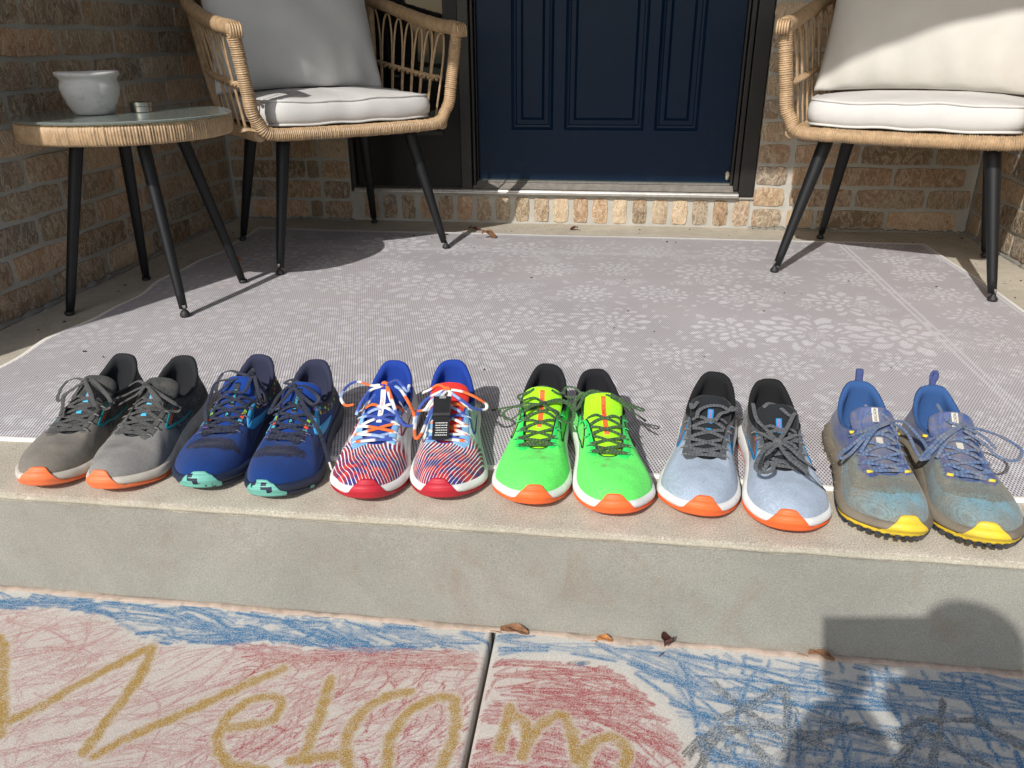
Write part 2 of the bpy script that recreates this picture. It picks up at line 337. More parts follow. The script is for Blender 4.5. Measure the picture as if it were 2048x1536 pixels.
STARS=[[(0.1736,0.8507),(0.2089,0.8103),(0.2495,0.7819),(0.3023,0.7645)],[(0.1735,0.789),(0.2169,0.8199),(0.2639,0.8617),(0.2691,0.8177),(0.25,0.7504)],[(0.1427,0.7372),(0.1781,0.7731),(0.2242,0.7828),(0.2867,0.7784),(0.3556,0.803)],[(0.1399,0.7071),(0.1569,0.7545),(0.1706,0.7642)],[(0.1976,0.7755),(0.2222,0.7319),(0.2356,0.7045)],[(0.4757,0.8603),(0.454,0.7988),(0.4293,0.7455)],[(0.3897,0.791),(0.4433,0.822),(0.509,0.83),(0.5495,0.7948)],[(0.3802,0.7395),(0.4376,0.8049),(0.4579,0.7759),(0.4987,0.7584)],[(0.3052,0.8051),(0.3768,0.7894),(0.4,0.7843)],[(0.5156,0.8308),(0.534,0.8007),(0.551,0.7873)],[(0.1263,0.7276),(0.1441,0.753),(0.1651,0.7715)]]
# ------------------------------------------------------------------ setting materials
def mat_concrete(name, base, warm, grain=0.25, lip=None):
    m = bpy.data.materials.new(name)
    nt, b, N, L = NT(m)
    co = objco(nt)
    big = noise(nt, co, 2.6, 5, 0.6, 0.4)
    c = ramp(nt, big, [(0.25, warm), (0.75, base)])
    mid = noise(nt, co, 22, 4, 0.6)
    c = mixc(nt, 1.0, c, ramp(nt, mid, [(0.2, 0.86), (0.8, 1.12)]), 'MULTIPLY')
    fine = noise(nt, co, 420, 2, 0.7)
    c = mixc(nt, 1.0, c, ramp(nt, fine, [(0.25, 1 - grain * 1.3), (0.75, 1 + grain)]), 'MULTIPLY')
    spk = N.new('ShaderNodeTexVoronoi'); spk.inputs['Scale'].default_value = 160; L.new(co, spk.inputs['Vector'])
    sp = ramp(nt, spk.outputs['Distance'], [(0.05, 1.0), (0.13, 0.0)])
    sp = math_node(nt, 'MULTIPLY', sp, ramp(nt, noise(nt, co, 40, 1), [(0.55, 0.0), (0.66, 1.0)]))
    c = mixc(nt, math_node(nt, 'MULTIPLY', sp, 0.6), c, tuple(x * 0.35 for x in base))
    if lip:
        sep = N.new('ShaderNodeSeparateXYZ'); L.new(co, sep.inputs[0])
        zz = math_node(nt, 'ADD', sep.outputs[2], math_node(nt, 'MULTIPLY_ADD', noise(nt, co, 16, 4), 0.012, -0.006))
        mk = math_node(nt, 'LESS_THAN', sep.outputs[1], 0.9300)
        mk = math_node(nt, 'MULTIPLY', mk, ramp(nt, math_node(nt, 'ADD', zz, 0.5), [(0.486, 0.0), (0.490, 1.0)]))
        mk = math_node(nt, 'MULTIPLY', mk, ramp(nt, noise(nt, co, 55, 4), [(0.3, 0.35), (0.6, 0.95)]))
        c = mixc(nt, mk, c, lip)
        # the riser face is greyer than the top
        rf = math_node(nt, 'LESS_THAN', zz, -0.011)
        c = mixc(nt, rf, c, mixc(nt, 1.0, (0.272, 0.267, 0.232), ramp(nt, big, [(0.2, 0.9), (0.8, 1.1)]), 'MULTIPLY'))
        c = mixc(nt, 1.0, c, ramp(nt, fine, [(0.3, 0.80), (0.7, 1.16)]), 'MULTIPLY')
        c = mixc(nt, 1.0, c, ramp(nt, noise(nt, co, 900, 1), [(0.3, 0.85), (0.7, 1.12)]), 'MULTIPLY')
        pt = ramp(nt, noise(nt, co, 3.1, 5, 0.7, 0.8), [(0.35, 0.90), (0.65, 1.08)]); c = mixc(nt, 1.0, c, pt, 'MULTIPLY')
        st = noise(nt, co, 7, 5, 0.7, 1.2)
        c = mixc(nt, ramp(nt, st, [(0.56, 0.0), (0.7, 0.28)]), c, (0.20, 0.13, 0.08))
    L.new(c, b.inputs['Base Color'])
    b.inputs['Roughness'].default_value = 0.92
    b.inputs['Specular IOR Level'].default_value = 0.2
    h = math_node(nt, 'ADD', fine, math_node(nt, 'MULTIPLY', mid, 1.5))
    bump(nt, b, h, 0.6, 0.0014)
    return m

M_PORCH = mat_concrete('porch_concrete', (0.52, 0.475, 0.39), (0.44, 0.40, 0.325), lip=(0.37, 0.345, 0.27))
M_SOIL = mat('lawn_soil', (0.06, 0.09, 0.03), 0.95, var=0.5, vscale=30)
M_MORTAR = mat_concrete('mortar', (0.47, 0.45, 0.40), (0.40, 0.385, 0.335), 0.2)

def mat_brick():
    m = bpy.data.materials.new('tumbled_brick')
    nt, b, N, L = NT(m)
    co = objco(nt)
    oi = N.new('ShaderNodeObjectInfo'); rnd = oi.outputs['Random']
    off = N.new('ShaderNodeVectorMath'); off.operation = 'ADD'; L.new(co, off.inputs[0])
    cmb = N.new('ShaderNodeCombineXYZ'); L.new(math_node(nt, 'MULTIPLY', rnd, 37), cmb.inputs[0]); L.new(math_node(nt, 'MULTIPLY', rnd, 91), cmb.inputs[2])
    L.new(cmb.outputs[0], off.inputs[1]); v = off.outputs[0]
    tone = ramp(nt, rnd, [(0.0, (0.160, 0.118, 0.080)), (0.16, (0.30, 0.225, 0.155)), (0.3, (0.20, 0.165, 0.135)), (0.44, (0.36, 0.225, 0.135)),
                          (0.58, (0.33, 0.26, 0.18)), (0.7, (0.25, 0.20, 0.155)), (0.84, (0.44, 0.27, 0.17)), (1.0, (0.46, 0.38, 0.27))])
    mp = N.new('ShaderNodeMapping'); L.new(v, mp.inputs[0])
    cr = N.new('ShaderNodeCombineXYZ'); L.new(math_node(nt, 'MULTIPLY_ADD', rnd, 2.4, -1.2), cr.inputs[1]); L.new(cr.outputs[0], mp.inputs['Rotation'])
    mp.inputs['Scale'].default_value = (1.0, 1.0, 0.6)
    sw = noise(nt, mp.outputs[0], 42, 4, 0.6, 1.6)
    swm = ramp(nt, sw, [(0.46, 0.0), (0.54, 0.55), (0.60, 0.12), (0.75, 0.45)])
    c = mixc(nt, swm, tone, (0.60, 0.50, 0.37))
    d2 = noise(nt, mp.outputs[0], 60, 5, 0.7, 1.0)
    c = mixc(nt, ramp(nt, d2, [(0.28, 0.85), (0.42, 0.0)]), c, (0.075, 0.048, 0.032))
    sm = noise(nt, v, 11, 3, 0.5, 0.5)
    c = mixc(nt, ramp(nt, sm, [(0.5, 0.0), (0.66, 0.35)]), c, (0.36, 0.19, 0.10))
    c = mixc(nt, 1.0, c, ramp(nt, noise(nt, v, 380, 2), [(0.3, 0.8), (0.7, 1.15)]), 'MULTIPLY')
    c = mixc(nt, 1.0, c, (1.18, 1.19, 1.16), 'MULTIPLY')
    L.new(c, b.inputs['Base Color'])
    b.inputs['Roughness'].default_value = 0.9; b.inputs['Specular IOR Level'].default_value = 0.25
    h = math_node(nt, 'ADD', math_node(nt, 'MULTIPLY', sw, 2.2), math_node(nt, 'ADD', d2, math_node(nt, 'MULTIPLY', noise(nt, v, 300, 2), 0.35)))
    bump(nt, b, h, 0.9, 0.0045)
    return m
M_BRICK = mat_brick()

# ------------------------------------------------------------------ porch floor and step
prof = [(2.95, -0.3), (2.95, 0.0), (2.948, 0.0), (1.5, 0.0), (0.95, 0.0), (0.936, 0.0), (0.9315, -0.0006), (0.9285, -0.0018), (0.9265, -0.0036), (0.9258, -0.0056), (0.9262, -0.0076), (0.9282, -0.0094), (0.929, -0.0108), (0.929, -0.014), (0.929, -0.10), (0.929, -0.30)]
nx = 120
xs = np.linspace(-1.52, 1.30, nx)
rr = np.random.default_rng(3)
wob = np.interp(xs, np.linspace(-1.6, 1.4, 60), rr.normal(0, 0.0006, 60))
V = []
for i, x in enumerate(xs):
    for (y, z) in prof:
        w = wob[i] if 0.92 < y < 0.95 and z > -0.02 else 0
        V.append((x, y + w, z + (w * 0.4 if z > -0.02 and y < 0.94 else 0)))
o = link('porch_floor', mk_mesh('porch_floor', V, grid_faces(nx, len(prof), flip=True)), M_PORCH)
tag(o, 'raised concrete porch floor with a rounded cream front edge and grey riser', kind='structure')

# wide ground far beyond the porch
mb = MB(); mb.add([(-60, -60, -0.32), (60, -60, -0.32), (60, 60, -0.32), (-60, 60, -0.32)], [(0, 1, 2, 3)])
tag(mb.build('ground', M_SOIL), 'lawn ground around the house', kind='structure')

# sealant bead along the foot of the riser
M_SEAL = mat('joint_sealant', (0.385, 0.305, 0.245), 0.9, var=0.2, vscale=50, bscale=200, bstr=0.4, dirt=(45, (0.20, 0.15, 0.11), 0.7, 0.5))
P = np.array([(x, 0.9245 - 0.0012 * math.sin(x * 23) + 0.001 * rr.normal(), -0.1845 + 0.0006 * rr.normal()) for x in np.linspace(-1.5, 1.28, 160)])
V, F = tube(P, 0.0070 + 0.0012 * np.sin(np.linspace(0, 60, 160)) + rr.normal(0, .0007, 160), 8, ry=0.0024, up=(0, 0, 1))
o = link('joint_sealant', mk_mesh('joint_sealant', V, F), M_SEAL)
tag(o, 'pale peach strip of sealant along the foot of the step', kind='structure')

# ------------------------------------------------------------------ chalk on the walkway
GX0, GX1, GY0, GY1, GS = -1.10, 0.80, 0.46, 0.925, 0.0020
gx = np.arange(GX0, GX1, GS); gy = np.arange(GY0, GY1 + GS, GS)
NX, NY = len(gx), len(gy)
XX, YY = np.meshgrid(gx, gy, indexing='ij')
def inpoly(poly):
    poly = np.asarray(poly); m = np.zeros(XX.shape, bool); XX_, YY_ = XX, YY
    n = len(poly)
    for i in range(n):
        x0, y0 = poly[i]; x1, y1 = poly[(i + 1) % n]
        c = ((y0 > YY_) != (y1 > YY_))
        with np.errstate(divide='ignore', invalid='ignore'):
            t = XX_ < (x1 - x0) * (YY_ - y0) / (y1 - y0 + 1e-12) + x0
        m ^= (c & t)
    return m
def seg(fld, p, q, w, s):
    x0, x1 = sorted((p[0], q[0])); y0, y1 = sorted((p[1], q[1])); m = w * 1.6
    i0 = max(int((x0 - m - GX0) / GS), 0); i1 = min(int((x1 + m - GX0) / GS) + 2, NX)
    j0 = max(int((y0 - m - GY0) / GS), 0); j1 = min(int((y1 + m - GY0) / GS) + 2, NY)
    if i0 >= i1 or j0 >= j1: return
    X = XX[i0:i1, j0:j1]; Y = YY[i0:i1, j0:j1]
    dx, dy = q[0] - p[0], q[1] - p[1]; L2 = dx * dx + dy * dy + 1e-12
    t = np.clip(((X - p[0]) * dx + (Y - p[1]) * dy) / L2, 0, 1)
    d = np.hypot(X - p[0] - t * dx, Y - p[1] - t * dy)
    v = s * np.clip(1.5 - d / w, 0, 1)
    np.maximum(fld[i0:i1, j0:j1], v, out=fld[i0:i1, j0:j1])
def stroke(fld, pts, w, s):
    for a, b in zip(pts[:-1], pts[1:]): seg(fld, a, b, w * rr.uniform(0.85, 1.15), s * rr.uniform(0.85, 1.05))
def hatch(fld, poly, n, ang, L, w, s, curve=0.0):
    tmp = np.zeros_like(fld); mask = inpoly(poly)
    P = np.asarray(poly); lo = P.min(0); hi = P.max(0)
    lo = np.maximum(lo, [GX0, GY0]); hi = np.minimum(hi, [GX1, GY1])
    for _ in range(n):
        x, y = rr.uniform(lo[0], hi[0]), rr.uniform(lo[1], hi[1])
        a = ang(x, y) + rr.normal(0, 0.16); l = L * rr.uniform(0.4, 1.3); k = rr.normal(0, abs(curve)); pts = []
        x -= math.cos(a) * l / 2; y -= math.sin(a) * l / 2
        for _i in range(9):
            ii, jj = int((x - GX0) / GS), int((y - GY0) / GS)
            if 0 <= ii < NX and 0 <= jj < NY and mask[ii, jj]: pts.append((x, y))
            elif pts: break
            x += math.cos(a) * l / 8; y += math.sin(a) * l / 8; a += k * .6
        if len(pts) < 2: continue
        stroke(tmp, pts, w * rr.uniform(0.6, 1.3), s * rr.uniform(0.45, 1.0))
        if rr.random() < 0.6:   # the stroke comes back beside itself
            stroke(tmp, [(a_ + rr.normal(0, .002), b_ + 0.006 + rr.normal(0, .001)) for a_, b_ in pts], w * 0.8, s * rr.uniform(0.5, 1.0))
    np.maximum(fld, tmp, out=fld)
def blurm(m):
    m = m.astype(float)
    for ax in (0, 1):
        for _ in range(3): m = (np.roll(m, 4, ax) + np.roll(m, 2, ax) + m + np.roll(m, -2, ax) + np.roll(m, -4, ax)) / 5
    return m
blue = np.zeros((NX, NY)); red = blue.copy(); yel = blue.copy(); blk = blue.copy()
hatch(blue, BLUE_LEFT, 150, lambda x, y: -0.10 if x > -.7 else 0.05, 0.11, 0.0034, 1.1, 0.08)
hatch(blue, BLUE_LEFT, 110, lambda x, y: -0.05, 0.07, 0.0022, 1.0, 0.10)
hatch(blue, BLUE_LEFT, 50, lambda x, y: 0.3, 0.04, 0.0026, 0.8, 0.1)
hatch(red, RED_LEFT, 520, lambda x, y: 0.62 if x < -.45 else 0.35, 0.13, 0.0017, 0.62, 0.12)
hatch(red, RED_LEFT, 150, lambda x, y: -0.2 + (x + .8) * 1.2, 0.14, 0.0016, 0.6, 0.15)
hatch(red, RED_LEFT, 130, lambda x, y: 1.3 if x > -.5 else 1.7, 0.08, 0.0012, 0.66, 0.12)
CR = [(-0.52, 0.815), (-0.16, 0.86), (-0.155, 0.60), (-0.50, 0.60)]
hatch(red, CR, 260, lambda x, y: 0.95, 0.05, 0.0014, 0.95, 0.2)
hatch(red, [(-0.55, 0.845), (-0.16, 0.868), (-0.16, 0.835), (-0.5, 0.812)], 90, lambda x, y: 0.08, 0.09, 0.0015, 0.95, 0.05)
def ring(x, y): return math.atan2(y - 0.50, x + 0.04) - math.pi / 2
hatch(red, RED_RIGHT, 190, ring, 0.13, 0.0021, 1.0, -0.04)
hatch(red, RED_RIGHT, 110, lambda x, y: 1.1, 0.05, 0.0013, 0.8, 0.15)
hatch(blue, BLUE_RIGHT, 330, lambda x, y: (ring(x, y) if x < 0.16 else -0.12), 0.13, 0.0030, 1.1, -0.02)
hatch(blue, BLUE_RIGHT, 220, lambda x, y: (ring(x, y) if x < 0.13 else 1.45 + 0.25 * math.sin(x * 17)), 0.09, 0.0032, 1.0, 0.05)
hatch(blue, BLUE_RIGHT, 90, lambda x, y: 0.0 if x > 0.28 else -0.6, 0.12, 0.0024, 0.7, 0.05)
blue *= 0.95
sm_r = blurm(inpoly(RED_LEFT) | inpoly(RED_RIGHT)) * 0.15; sm_b = blurm(inpoly(BLUE_LEFT) | inpoly(BLUE_RIGHT)) * 0.14
red = np.maximum(red, sm_r); blue = np.maximum(blue, sm_b)
for s_ in STARS:
    for _k in range(9): stroke(blk, [(a + rr.normal(0, .004), b + rr.normal(0, .004)) for a, b in s_], 0.0015, 0.8)
hatch(blk, [(0.20, 0.80), (0.30, 0.82), (0.31, 0.70), (0.14, 0.69)], 70, lambda x, y: 0.5, 0.05, 0.0016, 0.55, 0.1)
hatch(blk, [(0.36, 0.80), (0.50, 0.80), (0.50, 0.70), (0.36, 0.70)], 60, lambda x, y: 0.6, 0.05, 0.0016, 0.5, 0.1)
for s_ in LETTERS:
    q = crom(s_, 26) if len(s_) > 3 else crom(s_, 14)
    for _k in range(3):
        stroke(yel, [tuple(p + rr.normal(0, 0.0016, 2)) for p in q], 0.0072, 0.9)
stroke(blue, [(-0.015, 0.868), (-0.012, 0.869), (-0.017, 0.8675)], 0.004, 1.2)
stroke(blk, [(-0.03, 0.868), (-0.005, 0.872)], 0.005, 0.5)
red *= (1 - np.clip(yel, 0, 1)); blue *= (1 - np.clip(yel, 0, 1))
CB, CRD, CY, CK = np.array(srgb(0, 97, 142)), np.array(srgb(146, 50, 56)), np.array(srgb(150, 116, 18)), np.array(srgb(48, 54, 56))
tot = blue + red + yel + blk * 1.25 + 1e-6
RGB = (blue[..., None] * CB + red[..., None] * CRD + yel[..., None] * CY + 1.25 * blk[..., None] * CK) / tot[..., None]
ALP = np.clip(np.maximum.reduce([blue, red, yel, blk]), 0, 1)

def mat_walk():
    m = bpy.data.materials.new('chalked_concrete')
    nt, b, N, L = NT(m)
    co = objco(nt)
    at = N.new('ShaderNodeVertexColor'); at.layer_name = 'Col'
    c = ramp(nt, noise(nt, co, 5, 5, 0.6), [(0.25, (0.50, 0.475, 0.42)), (0.75, (0.60, 0.58, 0.525))])
    fine = noise(nt, co, 620, 2, 0.7)
    fine2 = noise(nt, co, 460, 3, 0.6)
    c = mixc(nt, 1.0, c, ramp(nt, fine, [(0.3, 0.74), (0.7, 1.14)]), 'MULTIPLY')
    g = ramp(nt, fine2, [(0.34, 1.0), (0.64, 0.05)])
    k = math_node(nt, 'MULTIPLY', at.outputs['Alpha'], math_node(nt, 'MULTIPLY_ADD', g, 0.95, 0.48))
    k = math_node(nt, 'MULTIPLY', k, ramp(nt, noise(nt, co, 90, 3), [(0.3, 0.7), (0.6, 1.0)]))
    k = math_node(nt, 'MINIMUM', k, 0.93)
    c = mixc(nt, k, c, at.outputs['Color'])
    L.new(c, b.inputs['Base Color'])
    b.inputs['Roughness'].default_value = 0.95; b.inputs['Specular IOR Level'].default_value = 0.15
    bump(nt, b, math_node(nt, 'ADD', fine, fine2), 0.5, 0.0012)
    return m
M_WALK = mat_walk()
WZ = -0.185
def slab(x0, x1, label):
    X = np.unique(np.round(np.r_[np.linspace(x0, x1, 12), gx[(gx > x0 + .001) & (gx < x1 - .001)], x0, x1], 5))
    Y = np.unique(np.round(np.r_[np.linspace(-1.6, GY0, 12), gy[gy < 0.9235], 0.9235], 5))
    ii = np.clip(np.round((X - GX0) / GS).astype(int), 0, NX - 1); jj = np.clip(np.round((Y - GY0) / GS).astype(int), 0, NY - 1)
    inx = (X >= GX0) & (X <= GX1); iny = Y >= GY0
    al = ALP[ii][:, jj] * inx[:, None] * iny[None, :]
    col = np.concatenate([RGB[ii][:, jj], al[..., None]], -1)
    Xe = np.r_[X[0], X[0] + 0.0, X, X[-1], X[-1]]; Ye = np.r_[Y[0], Y, Y[-1]]
    A, B = np.meshgrid(X, Y, indexing='ij')
    Z = np.full(A.shape, WZ)
    edge = np.minimum(A - x0, x1 - A); Z = Z - 0.004 * np.clip(1 - edge / 0.005, 0, 1) ** 2
    V = np.stack([A, B, Z], -1)
    # skirts
    def sk(V, ax):
        a = np.take(V, [0], ax).copy(); a[..., 2] = -0.3
        b_ = np.take(V, [-1], ax).copy(); b_[..., 2] = -0.3
        return np.concatenate([a, V, b_], ax)
    V = sk(sk(V, 0), 1)
    col = np.pad(col, ((1, 1), (1, 1), (0, 0)), mode='edge')
    o = link('walkway', mk_mesh('walkway', V, grid_faces(V.shape[0], V.shape[1]), True, col.reshape(-1, 4)), M_WALK)
    return tag(o, label, kind='structure')
slab(-2.2, -0.1545, 'left concrete walkway slab with blue, red and yellow chalk letters')
slab(-0.1475, 2.0, 'right concrete walkway slab with red and blue chalk scribbles')

# ------------------------------------------------------------------ brick walls
def brick_variant(seed, lx, lz):
    r = np.random.default_rng(seed)
    nx_, nz_ = 5, 3
    V = []
    for i in range(nx_):
        for j in range(nz_):
            u = i / (nx_ - 1) * 2 - 1; w = j / (nz_ - 1) * 2 - 1
            cr = 0.004 if (abs(u) == 1 and abs(w) == 1) else 0
            x = u * (lx / 2) - math.copysign(cr, u) + r.normal(0, 0.0011)
            z = w * (lz / 2) - math.copysign(cr, w) + r.normal(0, 0.0011)
            e = 0.0035 if (abs(u) == 1 or abs(w) == 1) else 0.0
            V.append((x, -0.0070 + e + r.normal(0, 0.0009), z))
    F = [tuple(f) for f in grid_faces(nx_, nz_)]
    rim = [(i, 0) for i in range(nx_)] + [(nx_ - 1, 1), ] + [(i, nz_ - 1) for i in range(nx_ - 1, -1, -1)] + [(0, 1)]
    ids = [i * nz_ + j for i, j in rim]; n0 = len(V)
    for k in ids: V.append((V[k][0] * 1.012, 0.004, V[k][2] * 1.02))
    m = len(ids)
    for k in range(m):
        F.append((ids[k], n0 + k, n0 + (k + 1) % m, ids[(k + 1) % m]))
    me = mk_mesh('brick', V, F, False); me.materials.append(M_BRICK)
    return me
BR = [brick_variant(s, 0.2345, 0.0645) for s in range(7)]
RL_ = [brick_variant(50 + s, 0.0575, 0.091) for s in range(5)]
HD = [brick_variant(80 + s, 0.108, 0.0640) for s in range(5)]
PIT = 0.0755
def put_brick(wall, me, x, z, sx=1.0):
    o = bpy.data.objects.new('brick', me); COL.objects.link(o); o.parent = wall
    flip = random.random() < 0.5
    o.location = (x, random.uniform(-0.0012, 0.0012), z)
    o.rotation_euler = (0, random.uniform(-0.006, 0.006) + (math.pi if flip else 0), 0)
    o.scale = (sx, 1, 1)
def lay(wall, x0, x1, z0, z1, shift=0.0):
    """running bond between x0 and x1 (wall coordinates), courses with centres between z0 and z1"""
    k = 0; z = 0.0395
    while z < z1:
        if z > z0:
            off = (0.123 if k % 2 else 0.0) + shift
            x = x0 - 0.246 + off % 0.246
            while x < x1:
                a, b = max(x, x0), min(x + 0.2345, x1)
                if b - a > 0.03: put_brick(wall, random.choice(BR), (a + b) / 2, z, (b - a) / 0.2345)
                x += 0.246
        z += PIT; k += 1
def upper_bricks(wall, x0, x1, z0, z1):
    V0 = np.array([v.co[:] for v in BR[0].vertices]); F0 = [tuple(p.vertices) for p in BR[0].polygons]
    mb = MB(); z = 0.0395; k = 0
    while z < z1:
        if z > z0:
            x = x0 - 0.246 + (0.123 if k % 2 else 0)
            while x < x1:
                a, b = max(x, x0), min(x + 0.2345, x1)
                if b - a > 0.03: mb.add(V0 * [(b - a) / 0.2345, 1, 1] + [(a + b) / 2, 0, z], F0)
                x += 0.246
        z += PIT; k += 1
    o = mb.build('upper_brickwork', M_BRICK, wall)
    o['kind'] = 'stuff'
BY = 2.935
# back wall: body split round the door opening; wall coordinates = world x, face at y = BY
bw = empty('back_brick_wall', (0, BY + 0.0065, 0))
tag(bw, 'tan and brown tumbled brick wall around the navy front door', 'brick wall')
mb = MB(); mb.box(-1.49, -1.005, 0, 0.22, 0, 2.46)
mb.box(0.508, 1.255, 0, 0.22, 0, 2.46); mb.box(-1.005, 0.508, 0, 0.22, 0, 0.1075); mb.box(-1.005, 0.508, 0, 0.22, 2.12, 2.46)
mb.build('mortar', M_MORTAR, bw)
SPLIT = 0.93
lay(bw, -1.478, -1.128, 0, SPLIT, 0.06)
lay(bw, 0.632, 1.246, 0, SPLIT, 0.105)
z = 0.0395
while z < SPLIT + .04:
    put_brick(bw, random.choice(HD), 0.5605, z, random.uniform(0.97, 1.02)); put_brick(bw, random.choice(HD), -1.0625, z, random.uniform(0.97, 1.02)); z += PIT
x = -0.3406 - 0.0735 * 9
while x < 0.49:
    if x > -1.0: put_brick(bw, random.choice(RL_), x, 0.054 + random.uniform(-.001, .001), random.uniform(0.95, 1.04))
    x += 0.0735
upper_bricks(bw, -1.478, -1.005, SPLIT, 2.4); upper_bricks(bw, 0.508, 1.246, SPLIT, 2.4)
# left wall: wall x runs +y(world)?  face looks to +X
WF = 1.08
lw = empty('left_brick_wall', (-1.485 - 0.0065, WF, 0), math.pi / 2)
tag(lw, 'shaded brick side wall behind the round wicker table', 'brick wall')
Lw = BY - WF
mb = MB(); mb.box(0, Lw + 0.22, 0, 0.25, -0.3, 2.46); mb.build('mortar', M_MORTAR, lw)
lay(lw, 0.004, Lw - 0.012, 0, SPLIT, 0.03)
upper_bricks(lw, 0.004, Lw - 0.012, SPLIT, 2.4)
rw = empty('right_brick_wall', (1.252 + 0.0065, BY, 0), -math.pi / 2)
tag(rw, 'partly sunlit brick side wall behind the right wicker chair', 'brick wall')
mb = MB(); mb.box(-0.22, Lw, 0, 0.25, -0.3, 2.46); mb.build('mortar', M_MORTAR, rw)
lay(rw, 0.012, Lw - 0.004, 0, SPLIT, 0.09)
upper_bricks(rw, 0.012, Lw - 0.004, SPLIT, 2.4)
for wall, ex, rz_ in ((lw, -.0035, -math.pi / 2), (rw, Lw + .0035, math.pi / 2)):
    z = 0.0395
    while z < 2.4:
        o = bpy.data.objects.new('brick', random.choice(BR)); COL.objects.link(o); o.parent = wall; o.location = (ex, .125, z); o.rotation_euler = (0, 0, rz_); z += PIT
# rough mortar fillet along the wall feet
M_FIL = mat_concrete('old_mortar', (0.30, 0.285, 0.25), (0.22, 0.21, 0.18), 0.3)
def fillet(p, q, seed, wall, r=0.011):
    g = np.random.default_rng(seed); n = 70; P = np.linspace(p, q, n) + g.normal(0, 0.0015, (n, 3)) * [1, 1, .5]
    V, F = tube(P, np.clip(r + g.normal(0, 0.003, n), .004, .02), 6)
    o = link('mortar_fillet', mk_mesh('mortar_fillet', V, F, False), M_FIL); o.parent = wall
    o.matrix_parent_inverse = (Matrix.Translation(wall.location) @ Matrix.Rotation(wall.rotation_euler[2], 4, 'Z')).inverted()
fillet((-1.481, 1.09, 0), (-1.481, 2.92, 0), 1, lw)
fillet((1.247, 1.09, 0), (1.247, 2.92, 0), 2, rw)
fillet((-1.47, 2.93, 0), (-1.0, 2.93, 0), 3, bw, .006)
fillet((0.50, 2.931, 0), (1.24, 2.931, 0), 4, bw, .007)

# ------------------------------------------------------------------ porch roof
M_TRIM = mat('white_trim', (0.52, 0.51, 0.48), 0.6)
rf = empty('porch_roof', (0, 0, 2.3))
tag(rf, 'flat porch roof with a pale ceiling above the front door', 'porch roof')
mb = MB(); mb.box(-2.6, 2.4, 0.62, 3.3, 0.161, 0.26); mb.build('ceiling', M_TRIM, rf)
mb = MB(); mb.box(-2.6, 2.4, 0.62, 0.74, -0.142, 0.158); mb.build('fascia_beam', M_TRIM, rf)

# ------------------------------------------------------------------ door
DK = (2.985 - 0) / 2.93
def DX(x): return x * DK
def DZ(z): return 0.645 - (0.645 - z) * DK
M_NAVY = mat('navy_door_paint', srgb(2, 29, 54), 0.42, var=0.06, vscale=14, bscale=240, bstr=0.12, bdist=0.0004, dirt=(9, (0.02, 0.03, 0.05), 0.2, 0.55), spec=.22)
M_FRAME = mat('dark_bronze_paint', (0.011, 0.010, 0.0085), 0.42, var=0.2, vscale=8, bscale=200, bstr=0.1)
M_BLACK = mat('black_paint', (0.004, 0.0045, 0.005), 0.4, var=0.2, spec=.3)
M_ALU = mat('mill_aluminium', (0.50, 0.49, 0.46), 0.42, 0.8, var=0.1, vscale=90, dirt=(30, (0.2, 0.17, 0.13), 0.4, 0.5))
M_SILL = mat('worn_sill', (0.24, 0.22, 0.195), 0.6, 0.1, var=0.2, vscale=40, dirt=(18, (0.12, 0.10, 0.08), 0.5, 0.5))
YD = 2.985
door = empty('front_door', ((DX(-.496) + DX(.410)) / 2, YD, 0.155))
tag(door, 'navy blue panelled front door, closed, between dark bronze jambs', 'door')
def dl(x): return x - door.location.x
xL, xR = dl(DX(-.4985)), dl(DX(.4125)); zB, zT = 0.0, 1.93
panels = [(DX(-.378), DX(-.227)), (DX(-.187), DX(.096)), (DX(.133), DX(.286))]
pz0 = DZ(.343) - 0.155
mb = MB()
# stiles and rails round the openings
mb.box(xL, xR, 0, .045, zB + .004, pz0)
ed = [xL] + [dl(v) for p in panels for v in p] + [xR]
for a, b in ((ed[0], ed[1]), (ed[2], ed[3]), (ed[4], ed[5]), (ed[6], ed[7])): mb.box(a, b, 0, .045, pz0, 1.05)
mb.box(xL, xR, 0, .045, 1.05, zT)
mb.build('door_slab', M_NAVY, door)
def panel(x0, x1, z0, z1):
    """sticking: ogee going in, flat, groove and a slightly raised field"""
    steps = [(0, 0.0), (0.004, 0.0045), (0.010, 0.009), (0.016, 0.0105), (0.019, 0.0145), (0.034, 0.0145), (0.037, 0.011), (0.040, 0.0135), (0.043, 0.0105)]
    V = []; F = []
    for (i, d) in steps:
        V += [(x0 + i, d, z0 + i), (x1 - i, d, z0 + i), (x1 - i, d, z1 - i), (x0 + i, d, z1 - i)]
    for s in range(len(steps) - 1):
        for k in range(4):
            a = s * 4 + k; b = s * 4 + (k + 1) % 4
            F.append((a, b, b + 4, a + 4))
    n = len(steps) * 4; F.append((n - 4, n - 3, n - 2, n - 1))
    link('door_panel', mk_mesh('door_panel', V, F, False), M_NAVY, door)
for (a, b) in panels: panel(dl(a), dl(b), pz0, 1.05)
